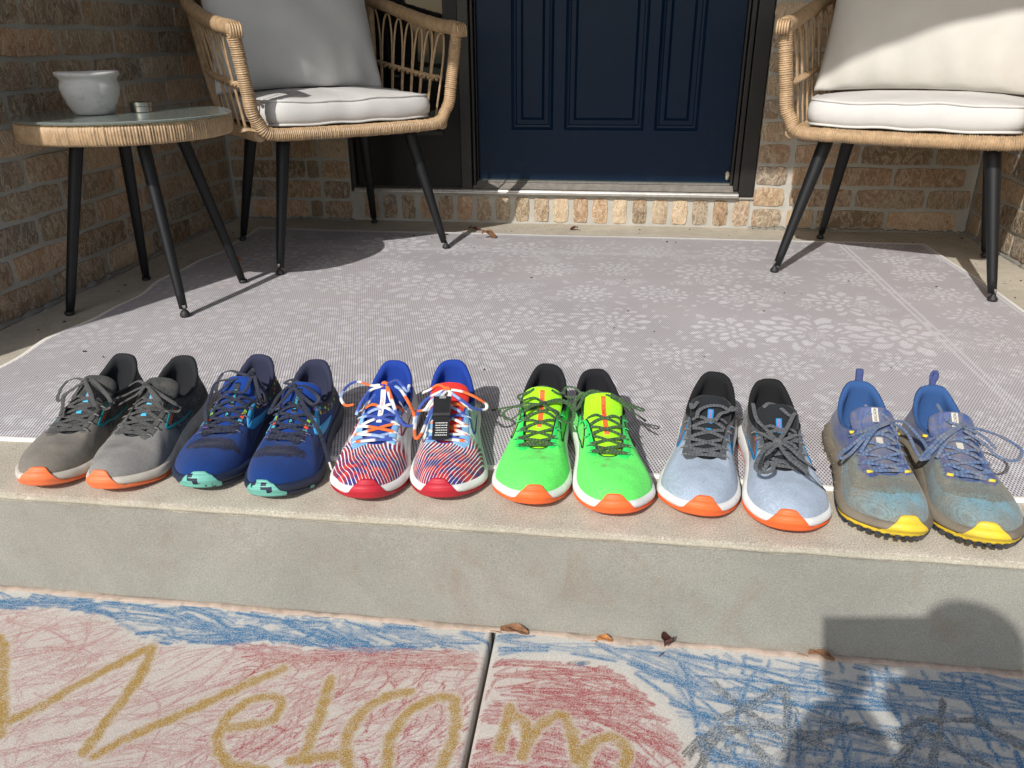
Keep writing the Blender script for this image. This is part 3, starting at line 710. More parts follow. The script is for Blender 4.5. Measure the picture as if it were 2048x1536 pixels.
# chewed corner of weather strip, pale
mb = MB(); V, F = lathe([(0, -.012), (.006, -.011), (.008, 0), (.006, .009), (0, .012)], 8)
V = V * [0.9, 0.5, 1.3] + np.random.default_rng(4).normal(0, .0012, V.shape)
mb.add(V + [dl(DX(.404)), -0.004, DZ(.192) - 0.155], F)
mb.build('torn_weather_strip', mat('torn_foam', (0.62, 0.56, 0.42), 0.9), door, True)
fr = empty('door_frame', (0, 2.94, 0.1))
tag(fr, 'dark bronze door frame with mullion and metal threshold', 'door frame')
def fb(name, x0, x1, y0, y1, z0, z1, m, bev=0.003):
    mb = MB(); mb.box(x0, x1, y0 - 2.94, y1 - 2.94, z0 - .1, z1 - .1)
    o = mb.build(name, m, fr); b = o.modifiers.new('bev', 'BEVEL'); b.width = bev; b.segments = 2; return o
fb('jamb', .452, .505, 2.942, 3.1, .1135, 2.1, M_FRAME)
fb('jamb', .433, .4505, 2.953, 3.1, .1335, 2.1, M_FRAME)
fb('door_stop', .4215, .4315, 2.966, 3.1, .1505, 2.1, M_FRAME)
fb('mullion', -.568, -.528, 2.925, 3.1, .1115, 2.1, M_FRAME)
fb('mullion', -.5265, -.516, 2.945, 3.1, .1405, 2.1, M_FRAME)
fb('door_stop', -.5145, -.509, 2.966, 3.1, .1505, 2.1, M_FRAME)
fb('jamb', -1.003, -.985, 2.945, 3.1, .1135, 2.1, M_FRAME)
fb('head', -1.003, .505, 2.95, 3.1, 2.102, 2.118, M_FRAME)
# threshold
def xprof(name, x0, x1, pr, m):
    n = len(pr); V = [(x, y - 2.94, z - .1) for x in (x0, x1) for y, z in pr]
    F = [(i, i + 1, n + i + 1, n + i) for i in range(n - 1)] + [tuple(range(n - 1, -1, -1)), tuple(range(n, 2 * n))]
    return link(name, mk_mesh(name, V, F, False), m, fr)
xprof('threshold_edge', -.985, .4505, [(2.98, .112), (2.918, .112), (2.916, .114), (2.916, .1195), (2.921, .1205), (2.922, .1235), (2.925, .1275), (2.932, .1285), (2.98, .1295)], M_ALU)
xprof('threshold_tread', -.5275, .4325, [(3.0, .120), (2.9325, .1302), (2.936, .1318), (2.968, .1475), (3.0, .1500)], M_SILL)
xprof('threshold_edge', -.514, .4215, [(3.0, .1510), (2.968, .1494), (2.967, .1518), (2.972, .1555), (2.984, .1560), (2.9845, .151)], M_ALU)
mb = MB(); mb.box(-1.003, .507, 2.93 - 2.94, 3.1 - 2.94, .1078 - .1, .1112 - .1); mb.build('sill_mortar', M_MORTAR, fr)
sl = empty('sidelight', (-.775, 2.97, .13))
tag(sl, 'dark sidelight panel left of the door behind the left chair', 'sidelight')
mb = MB(); mb.box(-.208, -.148, 0, .04, 0, 1.97); mb.box(.148, .204, 0, .04, 0, 1.97); mb.box(-.148, .148, 0, .04, 0, .205); mb.box(-.148, .148, 0, .04, 1.9, 1.97)
mb.box(-.148, .148, .0, .035, .205, .215)
mb.build('sash', M_BLACK, sl)
mb = MB(); mb.box(-.135, .135, -.008, .012, .188, .202); mb.build('moulding', M_FRAME, sl)
M_DGL = mat('dark_glass', (0.006, 0.007, 0.008), 0.05, var=0.02, spec=0.6)
mb = MB(); mb.box(-.148, .148, .018, .024, .215, 1.9); mb.build('pane', M_DGL, sl)

# ------------------------------------------------------------------ rug
RX0, RX1, RY0, RY1 = -1.296, 1.056, 1.088, 2.742
rs = 0.004
rx = np.arange(RX0, RX1 + rs, rs); ry = np.arange(RY0, RY1 + rs, rs)
RXX, RYY = np.meshgrid(rx, ry, indexing='ij')
fl = np.zeros(RXX.shape)
def ell(cx, cy, a, b, th, val, out=0.12, vein=False, tip=0):
    m = max(a, b) * 1.1
    i0 = max(int((cx - m - RX0) / rs), 0); i1 = min(int((cx + m - RX0) / rs) + 2, len(rx))
    j0 = max(int((cy - m - RY0) / rs), 0); j1 = min(int((cy + m - RY0) / rs) + 2, len(ry))
    if i0 >= i1 or j0 >= j1: return
    X = RXX[i0:i1, j0:j1] - cx; Y = RYY[i0:i1, j0:j1] - cy
    c, s = math.cos(th), math.sin(th); u = (X * c + Y * s) / a; v = (-X * s + Y * c) / b
    if tip: v = v / np.clip(1 - np.abs(u) ** 1.6 * tip, .05, 1)
    d = u * u + v * v
    S = fl[i0:i1, j0:j1]
    edge = (d < 1) & (d > (1 - min(.75, 0.0075 / min(a, b) * 2)))
    ins = (d < 1) & ~edge
    val_ = np.full(S.shape, val)
    if vein: val_ = val * (1 - 0.55 * (np.abs(v) < 0.14)) * (1 - 0.3 * (np.abs(((u * 3.2 + np.abs(v) * 1.5) % 1) - .5) < .09))
    else: val_ = val * (1 - 0.35 * (np.abs(((v * 3.0) % 1) - .5) < .12) * (u > -.3))
    S[edge] = 0.02; S[ins] = val_[ins]
def leaf(cx, cy, L, th): ell(cx + math.cos(th) * L / 2, cy + math.sin(th) * L / 2, L / 2, L * 0.19, th, 0.75, vein=True, tip=.6)
def flower(cx, cy, R, g, n=8):
    for layer, (rad, a, b, nn) in enumerate([(0.66, 0.42, 0.20, n + 5), (0.44, 0.34, 0.17, n + 2), (0.24, 0.24, 0.14, n - 1)]):
        ph = g.uniform(0, 6.28)
        for k in range(nn):
            t = ph + 6.2832 * k / nn + g.normal(0, .08)
            ell(cx + math.cos(t) * R * rad, cy + math.sin(t) * R * rad, R * a, R * b, t, 0.8 + 0.2 * g.random())
    ell(cx, cy, R * .13, R * .13, 0, 0.9)
g = np.random.default_rng(11)
pts = []
for i in range(9):
    for j in range(7):
        x = -1.2 + i * 0.225 + (0.11 if j % 2 else 0) + g.normal(0, .02); y = 1.12 + j * 0.235 + g.normal(0, .02)
        if x < 0.72: pts.append((x, y))
for (x, y) in pts:
    for k in range(5):
        t = g.uniform(0, 6.28); leaf(x + math.cos(t) * .085, y + math.sin(t) * .085, g.uniform(.05, .09), t + g.normal(0, .4))
for k in range(1500):
    x, y = g.uniform(RX0, RX1), g.uniform(RY0, RY1); leaf(x, y, g.uniform(.03, .07), g.uniform(0, 6.28))
for (x, y) in pts: flower(x, y, g.choice([.09, .115, .14], p=[.3, .4, .3]), g, int(g.choice([7, 8, 9])))
for k in range(150):
    x, y = g.uniform(RX0, RX1), g.uniform(RY0, RY1); flower(x, y, .032, g, 6)
for k in range(9):
    y = 1.2 + k * .19; flower(0.90 + g.normal(0, .015), y, .085, g, 8)
    for q in range(3):
        t = g.uniform(0, 6.28); leaf(.9 + math.cos(t) * .09, y + .09 + math.sin(t) * .03, .06, t)
for (a, b) in ((.768, .004), (.782, .004), (1.038, .004)): fl[np.abs(RXX - a) < b] = .7
fl[np.abs(RYY - 2.722) < .004] = .7
for a in (2.49, 2.505): fl[(np.abs(RYY - a) < .004) & (RXX < .775)] = 0.6
# the print is faded and worn where people walk
wear = 0.55 + 0.45 * (0.5 + 0.5 * np.sin(RXX * 3.1 + 1.0) * np.sin(RYY * 4.3)); fl2 = fl * wear * np.interp(RYY, [1.1, 1.6, 2.3, 2.74], [.55, .75, 1.0, 1.0]) * np.interp(RXX, [-1.3, -.7, 0.0, 1.0], [.7, .85, 1.0, 1.0])
# wavy hem
hem = np.minimum.reduce([RXX - RX0, RX1 - RXX, RYY - RY0, RY1 - RYY])
dxl = 0.011 * np.sin(RYY * 11 + .6) + 0.006 * np.sin(RYY * 27)
wx = np.clip(1 - (RXX - RX0) / 0.16, 0, 1) ** 2
Xr = RXX + dxl * wx + 0.004 * np.sin(RYY * 9) * np.clip(1 - (RX1 - RXX) / .1, 0, 1)
Yr = RYY + 0.004 * np.sin(RXX * 7 + 1) * np.clip(1 - (RYY - RY0) / .1, 0, 1) + 0.003 * np.sin(RXX * 9) * np.clip(1 - (RY1 - RYY) / .08, 0, 1)
Zr = 0.0042 + 0.0045 * wx * (0.5 + 0.5 * np.sin(RYY * 11 + 2)) + 0.0007 * np.sin(RXX * 13 + RYY * 5) * np.sin(RYY * 8) + 0.0012 * (hem < 0.011)
NXr, NYr = RXX.shape
ground_c = np.array([0.368, 0.350, 0.360]); light_c = np.array([0.64, 0.645, 0.665])
col = ground_c + (light_c - ground_c) * fl2[..., None] * 0.80
fringe = hem < 0.0105
col[fringe] = [0.56, 0.545, 0.51]
alpha = np.where(fringe, 0.0, 1.0)
Vr = np.stack([Xr, Yr, Zr], -1)
def skr(V, ax):
    a = np.take(V, [0], ax).copy(); a[..., 2] = 0.0004; b_ = np.take(V, [-1], ax).copy(); b_[..., 2] = 0.0004
    return np.concatenate([a, V, b_], ax)
Vr = skr(skr(Vr, 0), 1)
colr = np.pad(np.concatenate([col, alpha[..., None]], -1), ((1, 1), (1, 1), (0, 0)), mode='edge')
def mat_rug():
    m = bpy.data.materials.new('woven_rug')
    nt, b, N, L = NT(m); co = objco(nt)
    at = N.new('ShaderNodeVertexColor'); at.layer_name = 'Col'
    sep = N.new('ShaderNodeSeparateXYZ'); L.new(co, sep.inputs[0]); X, Y, Z = sep.outputs
    px = 0.0056; py = 0.0060
    row = math_node(nt, 'FLOOR', math_node(nt, 'DIVIDE', Y, py))
    odd = math_node(nt, 'MODULO', math_node(nt, 'ABSOLUTE', row), 3.0)
    xx = math_node(nt, 'ADD', math_node(nt, 'DIVIDE', X, px), math_node(nt, 'MULTIPLY', odd, 0.3333))
    fx = math_node(nt, 'ABSOLUTE', math_node(nt, 'SUBTRACT', math_node(nt, 'FRACT', xx), 0.5))
    fy = math_node(nt, 'ABSOLUTE', math_node(nt, 'SUBTRACT', math_node(nt, 'FRACT', math_node(nt, 'DIVIDE', Y, py)), 0.5))
    dk = math_node(nt, 'MULTIPLY', math_node(nt, 'GREATER_THAN', fx, 0.30), math_node(nt, 'LESS_THAN', fy, 0.40))
    dk = math_node(nt, 'MULTIPLY', dk, at.outputs['Alpha'])
    n1 = noise(nt, co, 500, 2)
    # threads: pale warp over a purple brown ground
    c = at.outputs['Color']
    big = ramp(nt, noise(nt, co, 3.0, 3), [(0.3, 0.93), (0.7, 1.06)])
    c = mixc(nt, 1.0, c, big, 'MULTIPLY')
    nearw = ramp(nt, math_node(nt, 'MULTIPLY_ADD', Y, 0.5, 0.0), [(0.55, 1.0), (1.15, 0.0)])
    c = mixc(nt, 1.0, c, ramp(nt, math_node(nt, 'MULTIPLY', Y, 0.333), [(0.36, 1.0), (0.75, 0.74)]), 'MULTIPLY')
    c = mixc(nt, 1.0, c, (1.56, 1.57, 1.57), 'MULTIPLY')
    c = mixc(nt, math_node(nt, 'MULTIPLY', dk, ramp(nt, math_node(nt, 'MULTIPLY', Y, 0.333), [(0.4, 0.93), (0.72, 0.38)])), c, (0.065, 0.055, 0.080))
    c = mixc(nt, 1.0, c, ramp(nt, n1, [(0.25, 0.85), (0.75, 1.12)]), 'MULTIPLY')
    st = ramp(nt, noise(nt, co, 4.2, 4, 0.6, 0.8), [(0.6, 0.0), (0.75, 0.22)])
    c = mixc(nt, st, c, (0.30, 0.22, 0.17))
    L.new(c, b.inputs['Base Color']); b.inputs['Roughness'].default_value = 0.8; b.inputs['Specular IOR Level'].default_value = 0.25
    bump(nt, b, math_node(nt, 'SUBTRACT', n1, dk), 0.5, 0.001)
    return m
rug = link('outdoor_rug', mk_mesh('outdoor_rug', Vr, grid_faces(Vr.shape[0], Vr.shape[1]), True, colr.reshape(-1, 4)), mat_rug())
tag(rug, 'large woven grey lavender outdoor rug with faded peony print and white hem', 'rug')

# ------------------------------------------------------------------ wicker chairs
def mat_cane(name, base):
    m = bpy.data.materials.new(name); nt, b, N, L = NT(m); co = objco(nt)
    n1 = noise(nt, co, 45, 4, 0.6); n2 = noise(nt, co, 300, 2)
    c = ramp(nt, n1, [(0.3, tuple(x * 0.72 for x in base)), (0.7, tuple(x * 1.15 for x in base))])
    c = mixc(nt, 1.0, c, ramp(nt, n2, [(0.3, .82), (.7, 1.1)]), 'MULTIPLY')
    L.new(c, b.inputs['Base Color']); b.inputs['Roughness'].default_value = 0.42; b.inputs['Specular IOR Level'].default_value = 0.45
    bump(nt, b, n2, 0.2, 0.0005); return m
M_CANE = mat_cane('wicker_tan', (0.46, 0.315, 0.18))
M_LEG = mat('black_powder_coat', (0.007, 0.008, 0.0095), 0.5, var=0.15, bscale=700, bstr=0.12, spec=.4)
M_CHROME = mat('steel_stem', (0.6, 0.6, 0.6), 0.25, 1.0)
M_RUB = mat('black_rubber', (0.015, 0.015, 0.016), 0.6)
def wrap(P, r, pitch=0.0052, k=12, depth=0.10, jit=0.0, seed=0):
    """a rail bound in round cane: radius swells and falls once per turn"""
    L = plen(P); n = max(int(L / pitch * 6), 8); Q = crom(P, n)
    s = np.linspace(0, L, n); g_ = np.random.default_rng(seed)
    j = np.interp(s, np.linspace(0, L, max(int(L / .03), 2)), g_.normal(0, 1, max(int(L / .03), 2))) * jit
    ph = s / pitch + j
    rr_ = r * (1 - depth + depth * np.abs(np.sin(ph * np.pi)) ** 0.6)
    ridge = np.floor(ph).astype(int) % 257
    rr_ = rr_ * (1 + g_.normal(0, 0.012 + 0.012 * (jit > 0), 257)[ridge])
    return tube(Q, rr_, k)
WB, DB, ZB, WT, DT, ZT = .298, .267, .404, .332, .288, .670
def add(mbx, VF): mbx.add(VF[0], VF[1])
def leg_mesh(top, foot, r0, r1, glide=True):
    top = np.array(top); foot = np.array(foot); d = (top - foot) / np.linalg.norm(top - foot)
    a = foot + d * (0.021 if glide else 0.002)
    t = np.linspace(0, 1, 12)[:, None]
    return tube(a + (top - a) * t, np.r_[r1 * .86, np.linspace(r1, r0, 11)], 20)
def make_chair(name, label, loc, rz, seed):
    t = empty(name, (*loc, 0), rz); tag(t, label, 'armchair', 'wicker armchairs on the porch')
    zz = ZB; cr = 0.052
    # local: x to the viewer's right, front = -y
    f = lambda x, d, z: (x, -d, z)
    def at(s, q):   # point up the front post
        return f(s * (WB + (WT - WB) * q), DB + (DT - DB) * q, ZB + (ZT - ZB) * q)
    hoop = [at(-1, 1), at(-1, .8), at(-1, .6), at(-1, .4), at(-1, .24), f(-WB + .006, DB, ZB + .035), f(-WB + .022, DB, ZB + .010), f(-WB + .055, DB, ZB), f(-.15, DB + .004, ZB - .002), f(0, DB + .006, ZB - .003), f(.15, DB + .004, ZB - .002),
            f(WB - .055, DB, ZB), f(WB - .022, DB, ZB + .010), f(WB - .006, DB, ZB + .035), at(1, .24), at(1, .4), at(1, .6), at(1, .8), at(1, 1)]
    mb = MB(); add(mb, wrap(hoop, .0186, .0056, 14, .20, .2, seed)); link('front_hoop', mb.mesh('front_hoop', True), M_CANE, t)
    # arm and back rail in one sweep
    arm = [f(-WT, DT + .012, ZT + .004), f(-WT - .004, .15, ZT + .018), f(-WT - .006, -.02, ZT + .045), f(-WT + .01, -.2, ZT + .085), f(-.26, -.32, ZT + .125), f(-.13, -.365, ZT + .145), f(0, -.375, ZT + .15),
           f(.13, -.365, ZT + .145), f(.26, -.32, ZT + .125), f(WT - .01, -.2, ZT + .085), f(WT + .006, -.02, ZT + .045), f(WT + .004, .15, ZT + .018), f(WT, DT + .012, ZT + .004)]
    mb = MB(); add(mb, wrap(arm, .0205, .0105, 14, .05, .2, seed + 1)); link('arm_rail', mb.mesh('arm_rail', True), M_CANE, t)
    for s in (-1, 1):   # cane ends fanned over the arm tip
        mb = MB()
        for k in range(5):
            x = s * WT + (k - 2) * .0068
            V, F = tube([f(x, DT + .030, ZT - .018), f(x, DT + .033, ZT - .004), f(x, DT + .030, ZT + .010), f(x, DT + .018, ZT + .018)], .0033, 6); mb.add(V, F)
        link('arm_tip', mb.mesh('arm_tip', True), M_CANE, t)
    # lower frame
    low = [f(-WB + .01, DB - .01, ZB - .002), f(-WB + .006, .1, ZB - .004), f(-WB + .012, -.1, ZB - .004), f(-.24, -.24, ZB), f(-.1, -.265, ZB), f(.1, -.265, ZB), f(.24, -.24, ZB), f(WB - .012, -.1, ZB - .004), f(WB - .006, .1, ZB - .004), f(WB - .01, DB - .01, ZB - .002)]
    mb = MB(); add(mb, wrap(low, .0165, .0056, 12, .18, .2, seed + 2)); link('seat_rail', mb.mesh('seat_rail', True), M_CANE, t)
    A = crom(arm, 200); Lw_ = crom(low, 200)
    # rear posts
    for s in (-1, 1):
        mb = MB(); add(mb, wrap([f(s * .262, -.215, ZB), f(s * .285, -.24, ZB + .14), f(s * .305, -.27, ZT + .10)], .014, .0052, 12, .12, 0, seed + 5)); link('rear_post', mb.mesh('rear_post', True), M_CANE, t)
    # woven seat deck
    mb = MB()
    for k in range(46):
        y = -DB + .012 + k * .0112
        w = WB - .008 if y < .12 else WB - .008 - (y - .12) * .35
        V, F = tube([(-w, y, ZB + .002), (0, y, ZB - .006), (w, y, ZB + .002)], .0056, 5, ry=.003, up=(0, 0, 1)); mb.add(V, F)
    link('seat_deck', mb.mesh('seat_deck', True), M_CANE, t)['kind'] = 'stuff'
    # sides and back: inverted-U canes standing side by side, bound by a braid
    n = 24; ts = np.linspace(.035, .965, n)
    def mid(tt): # curves at rail heights
        a = A[int(tt * 199)]; l = Lw_[int(tt * 199)]; return a, l
    br = []
    for k in range(n - 1):
        a0, l0 = mid(ts[k]); a1, l1 = mid(ts[k + 1]); am, _ = mid((ts[k] + ts[k + 1]) / 2)
        g0 = .42; inset = .06
        def up(l, a, q): return l + (a - l) * q
        p = [up(l0, a0, 0.02), up(l0, a0, .40), up(l0, a0, .66) + (l1 - l0) * .05, up(l0, a0, .80) + (a1 - a0) * .12, up(l0, a0, .91) + (a1 - a0) * .27, am * 1 + np.array([0, 0, -.021]), up(l1, a1, .91) - (a1 - a0) * .27, up(l1, a1, .80) - (a1 - a0) * .12, up(l1, a1, .66) - (l1 - l0) * .05, up(l1, a1, .40), up(l1, a1, .02)]
        p = np.array(p)
        e = (l1 - l0) / (np.linalg.norm(l1 - l0) + 1e-9) * .0028
        p[:5] += e; p[6:] -= e
        V, F = tube(crom(p, 34), .0034, 7); link('cane_arch', mk_mesh('cane_arch', V, F), M_CANE, t)
    for tt in np.linspace(.0, 1, 120):
        a, l = A[int(tt * 199)], Lw_[int(tt * 199)]; br.append(l + (a - l) * .47)
    br = crom(np.array(br)[2:-2:4], 300); ph = np.linspace(0, 2 * np.pi * 26, 300)
    T = np.gradient(br, axis=0); T /= np.linalg.norm(T, axis=1)[:, None]; Nn = np.cross(T, [0, 0, 1.]); Nn /= np.linalg.norm(Nn, axis=1)[:, None]
    mb = MB()
    for q in (0, np.pi):
        V, F = tube(br + Nn * (np.cos(ph + q) * .0072)[:, None] + np.array([0, 0, 1.]) * (np.sin(ph + q) * .0052)[:, None], .0052, 7); mb.add(V, F)
    link('braid', mb.mesh('braid', True), M_CANE, t)
    for (x, d, tx, td) in ((-.283, .255, -.20, .185), (.283, .255, .20, .185), (-.25, -.251, -.19, -.16), (.25, -.251, .19, -.16)):
        V, F = leg_mesh(f(tx, td, ZB - .008), f(x, d, 0.0045), .0205, .0122)
        lg = link('leg', mk_mesh('leg', V, F), M_LEG, t)
        V, F = lathe([(.0005, .0195), (.0045, .0195), (.0045, .034)], 12); V = V + [x, -d, .0045]; link('stem', mk_mesh('stem', V, F), M_CHROME, lg)
        V, F = lathe([(0, 0), (.010, 0), (.0125, .003), (.0125, .007), (.010, .011), (.0065, .0155), (.0055, .0195), (0, .0198)], 16)
        link('glide', mk_mesh('glide', V + [x, -d, .0045], F), M_RUB, lg)
    return t
chL = make_chair('wicker_armchair', 'wicker armchair with grey shaded pillow, left of the navy door', (-.929, 2.523), math.radians(40.66), 10)
chR = make_chair('wicker_armchair', 'wicker armchair with sunlit pillow, right of the door by the side wall', (.849, 2.452), math.radians(-23.57), 40)

M_CUSH = mat('cream_canvas', (0.56, 0.55, 0.53), 0.85, var=0.04, vscale=18, bscale=700, bstr=0.25, bdist=.0005)
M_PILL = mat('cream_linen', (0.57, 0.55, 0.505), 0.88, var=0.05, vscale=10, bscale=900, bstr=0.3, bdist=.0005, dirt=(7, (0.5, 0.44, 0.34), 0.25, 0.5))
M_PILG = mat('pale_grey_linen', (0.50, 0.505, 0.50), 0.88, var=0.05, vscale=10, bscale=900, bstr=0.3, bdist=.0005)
def rrect(w, d, r, n=96):
    a = np.linspace(0, 2 * np.pi, n, endpoint=False); c, s = np.cos(a), np.sin(a); p = 2 / 0.22
    den = (np.abs(c) ** 9 + np.abs(s) ** 9) ** (1 / 9)
    return np.stack([c / den * w, s / den * d], 1)
def cushion(chair, loc, rz, label, seed):
    t = empty('seat_cushion', (*loc, ZB + .0165), rz); tag(t, label, 'cushion', 'seat cushions on the wicker armchairs')
    R = rrect(.262, .262, .05, 120); h = .072; g_ = np.random.default_rng(seed)
    prof_ = [(0, 0), (.5, 0), (.93, .002), (.985, .006), (1.012, .018), (1.022, .036), (1.012, .054), (.985, .066), (.93, .072), (.75, .079), (.45, .084), (0, .086)]
    V = []
    a = np.linspace(0, 2 * np.pi, 120, endpoint=False)
    for (s, z) in prof_:
        wv = 1 + (0.004 * np.sin(a * 9 + seed) + 0.003 * np.sin(a * 17 + 2) + .003 * np.sin(a * 41 + z * 90)) * (s > .95)
        zz = z + .0025 * np.sin(a * 5 + seed) * (z > .03) * (s > .3) + .0015 * np.sin(a * 13) * (s > .9)
        V.append(np.stack([R[:, 0] * s * wv, R[:, 1] * s * wv, zz], 1))
    V = np.array(V); F = grid_faces(120, len(prof_), True, flip=False)
    V2 = V.transpose(1, 0, 2)
    link('cover', mk_mesh('cover', V2, F), M_CUSH, t)
    for s, z, k in ((.988, .0665, 7), (.988, .0055, 3)):
        pp = V[k] * [1.004, 1.004, 1]; pp[:, 2] += .001 * (1 if k > 5 else -1)
        Vp, Fp = tube(pp, .0036, 8, closed=True); link('piping', mk_mesh('piping', Vp, Fp), M_CUSH, t)
    return t
def inchair(loc, rz, x, d): 
    c, s = math.cos(rz), math.sin(rz); return (loc[0] + x * c + d * s, loc[1] + x * s - d * c)
aL, aR = math.radians(40.66), math.radians(-23.57)
cushion(chL, inchair((-.929, 2.523), aL, 0, .0), aL, 'white seat cushion with piping on the left wicker armchair', 1)
cushion(chR, inchair((.849, 2.452), aR, 0, .0), aR, 'white seat cushion with piping on the right wicker armchair', 2)
def pillow(loc, rz, tilt, W, H, T, m, label, seed):
    n = 70; s = np.linspace(-1, 1, n); S_, T_ = np.meshgrid(s, s, indexing='ij')
    g_ = np.random.default_rng(seed)
    base = (1 - np.abs(S_) ** 2.6) ** .62 * (1 - np.abs(T_) ** 2.6) ** .62
    X = S_ * W / 2 * (1 - .055 * (1 - T_ ** 2) ** 1) ; Z = T_ * H / 2 * (1 - .05 * (1 - S_ ** 2))
    wr = .0035 * np.sin(S_ * 19 + 3 * T_ + seed) * np.clip(-T_ - .45, 0, 1) * 2.2 + .004 * np.sin(S_ * 7 + T_ * 5) * base
    out = []
    for sg in (-1, 1):
        Y = sg * (base * T / 2 + .0035) + wr * (base > .02)
        out.append(np.stack([X, Y, Z], -1).reshape(-1, 3))
    F1 = grid_faces(n, n, flip=False); F2 = grid_faces(n, n, flip=True) + n * n
    rim = [i * n for i in range(n)] + [(n - 1) * n + j for j in range(1, n)] + [i * n + n - 1 for i in range(n - 2, -1, -1)] + [j for j in range(n - 2, 0, -1)]
    rim = np.array(rim); r2 = np.roll(rim, -1)
    F3 = np.stack([rim, rim + n * n, r2 + n * n, r2], 1)
    V = np.vstack(out) + [0, 0, H / 2]
    o = link('back_pillow', mk_mesh('back_pillow', V, np.vstack([F1, F2, F3])), m)
    o.location = loc; o.rotation_euler = (tilt, 0, rz)
    return tag(o, label, 'pillow', 'back pillows on the wicker armchairs')
pl = inchair((-.929, 2.523), aL, -.045, -.04); pr_ = inchair((.849, 2.452), aR, .0, .01)
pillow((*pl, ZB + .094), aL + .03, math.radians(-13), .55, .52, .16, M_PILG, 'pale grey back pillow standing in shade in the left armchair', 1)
pillow((*pr_, ZB + .094), aR, math.radians(-13), .58, .52, .17, M_PILL, 'cream back pillow crossed by sunlight in the right armchair', 2)

# ------------------------------------------------------------------ side table
TC = (-1.214, 1.90); TR = .244; TZ = .452
tb = empty('side_table', (*TC, 0)); tag(tb, 'round wicker side table with glass top and four black legs', 'table')
mb = MB(); n = 230
a = np.linspace(0, 2 * np.pi, n * 4, endpoint=False)
rimr = TR + .0032 * np.abs(np.sin(np.arange(n * 4) * np.pi / 4)) ** .6 + np.repeat(np.random.default_rng(5).normal(0, .0007, n), 4)
prof_ = [(-.055, -.012), (-.012, -.0235), (-.003, -.022), (0, -.016), (.0008, 0), (0, .016), (-.004, .0215), (-.015, .0225), (-.05, .0225)]
V = np.stack([np.stack([(rimr + d) * np.cos(a), (rimr + d) * np.sin(a), np.full(a.shape, TZ + z)], 1) for d, z in prof_], 1)
link('wicker_rim', mk_mesh('wicker_rim', V, grid_faces(n * 4, len(prof_), True)), M_CANE, tb)
V, F = lathe([(0, TZ - .006), (TR - .05, TZ - .006), (TR - .05, TZ + .012), (0, TZ + .012)], 64); link('table_core', mk_mesh('table_core', V, F, False), mat('grey_board', (.14, .14, .13), .8), tb)
mg = bpy.data.materials.new('smoked_glass'); nt, b, N, L = NT(mg)
b.inputs['Base Color'].default_value = (.55, .62, .58, 1); b.inputs['Roughness'].default_value = .06; b.inputs['Transmission Weight'].default_value = .75; b.inputs['IOR'].default_value = 1.5
dz = noise(nt, objco(nt), 25, 4, .6); L.new(ramp(nt, dz, [(.45, .04), (.7, .22)]), b.inputs['Roughness'])
V, F = lathe([(0, TZ + .0235), (TR + .003, TZ + .0235), (TR + .006, TZ + .0255), (TR + .006, TZ + .0285), (TR + .003, TZ + .0305), (0, TZ + .0305)], 96)
link('glass_top', mk_mesh('glass_top', V, F, False), mg, tb)
for (fx, fy, gl) in ((-1.378, 1.742, 0), (-1.064, 1.749, 1), (-1.052, 2.056, 0), (-1.357, 2.064, 0)):
    x, y = fx - TC[0], fy - TC[1]; z0 = .0045 if fx > -1.28 else .0008
    V, F = leg_mesh((x * .52, y * .52, TZ - .01), (x, y, z0), .0165, .0115, bool(gl))
    lg = link('leg', mk_mesh('leg', V, F), M_LEG, tb)
    if gl:
        V, F = lathe([(.0005, .0195), (.005, .0195), (.005, .032)], 12); link('stem', mk_mesh('stem', V + [x, y, z0], F), M_CHROME, lg)
        V, F = lathe([(0, 0), (.010, 0), (.0125, .003), (.0125, .008), (.010, .013), (.0055, .0195), (0, .0198)], 16); link('glide', mk_mesh('glide', V + [x, y, z0], F), M_RUB, lg)
    else:
        V, F = lathe([(0, 0), (.0105, 0), (.0122, .003), (.0118, .010), (0, .0105)], 16); link('foot_cap', mk_mesh('foot_cap', V + [x, y, z0 - .0005], F), M_RUB, lg)
GT = TZ + .031
M_POT = mat('old_white_glaze', (.60, .59, .57), .85, var=.06, vscale=30, bscale=150, bstr=.25, dirt=(34, (.30, .27, .22), .55, .55))
V, F = lathe([(0, .001), (.041, 0), (.0445, .002), (.049, .010), (.0565, .025), (.063, .043), (.0665, .060), (.0655, .068), (.063, .075), (.0625, .079), (.066, .085), (.0705, .088), (.0715, .095), (.066, .097), (.0575, .096), (.055, .085), (.058, .06), (.05, .03), (.03, .012), (0, .01)], 64)
V = V * [1, 1, 1.0]; V[:, 2] += .0012 * np.sin(np.arctan2(V[:, 1], V[:, 0]) * 2) * (V[:, 2] > .09)
pot = link('flower_pot', mk_mesh('flower_pot', V, F), M_POT); pot.location = (-1.270, 1.862, GT)
tag(pot, 'empty chipped white plant pot on the round glass table', 'plant pot')
tin = empty('candle_tin', (-1.185, 1.925, GT)); tag(tin, 'small round silver lidded tin beside the white pot', 'tin')
M_TIN = mat('brushed_tin', (.42, .42, .40), .28, 1.0, var=.1)
V, F = lathe([(0, 0), (.0235, 0), (.025, .001), (.025, .0135), (.0245, .014), (0, .014)], 48); link('body', mk_mesh('body', V, F, False), M_TIN, tin)
V, F = lathe([(0, .0143), (.0256, .0143), (.0262, .015), (.0262, .0225), (.0255, .0235), (0, .0232)], 48); link('lid', mk_mesh('lid', V, F, False), M_TIN, tin)
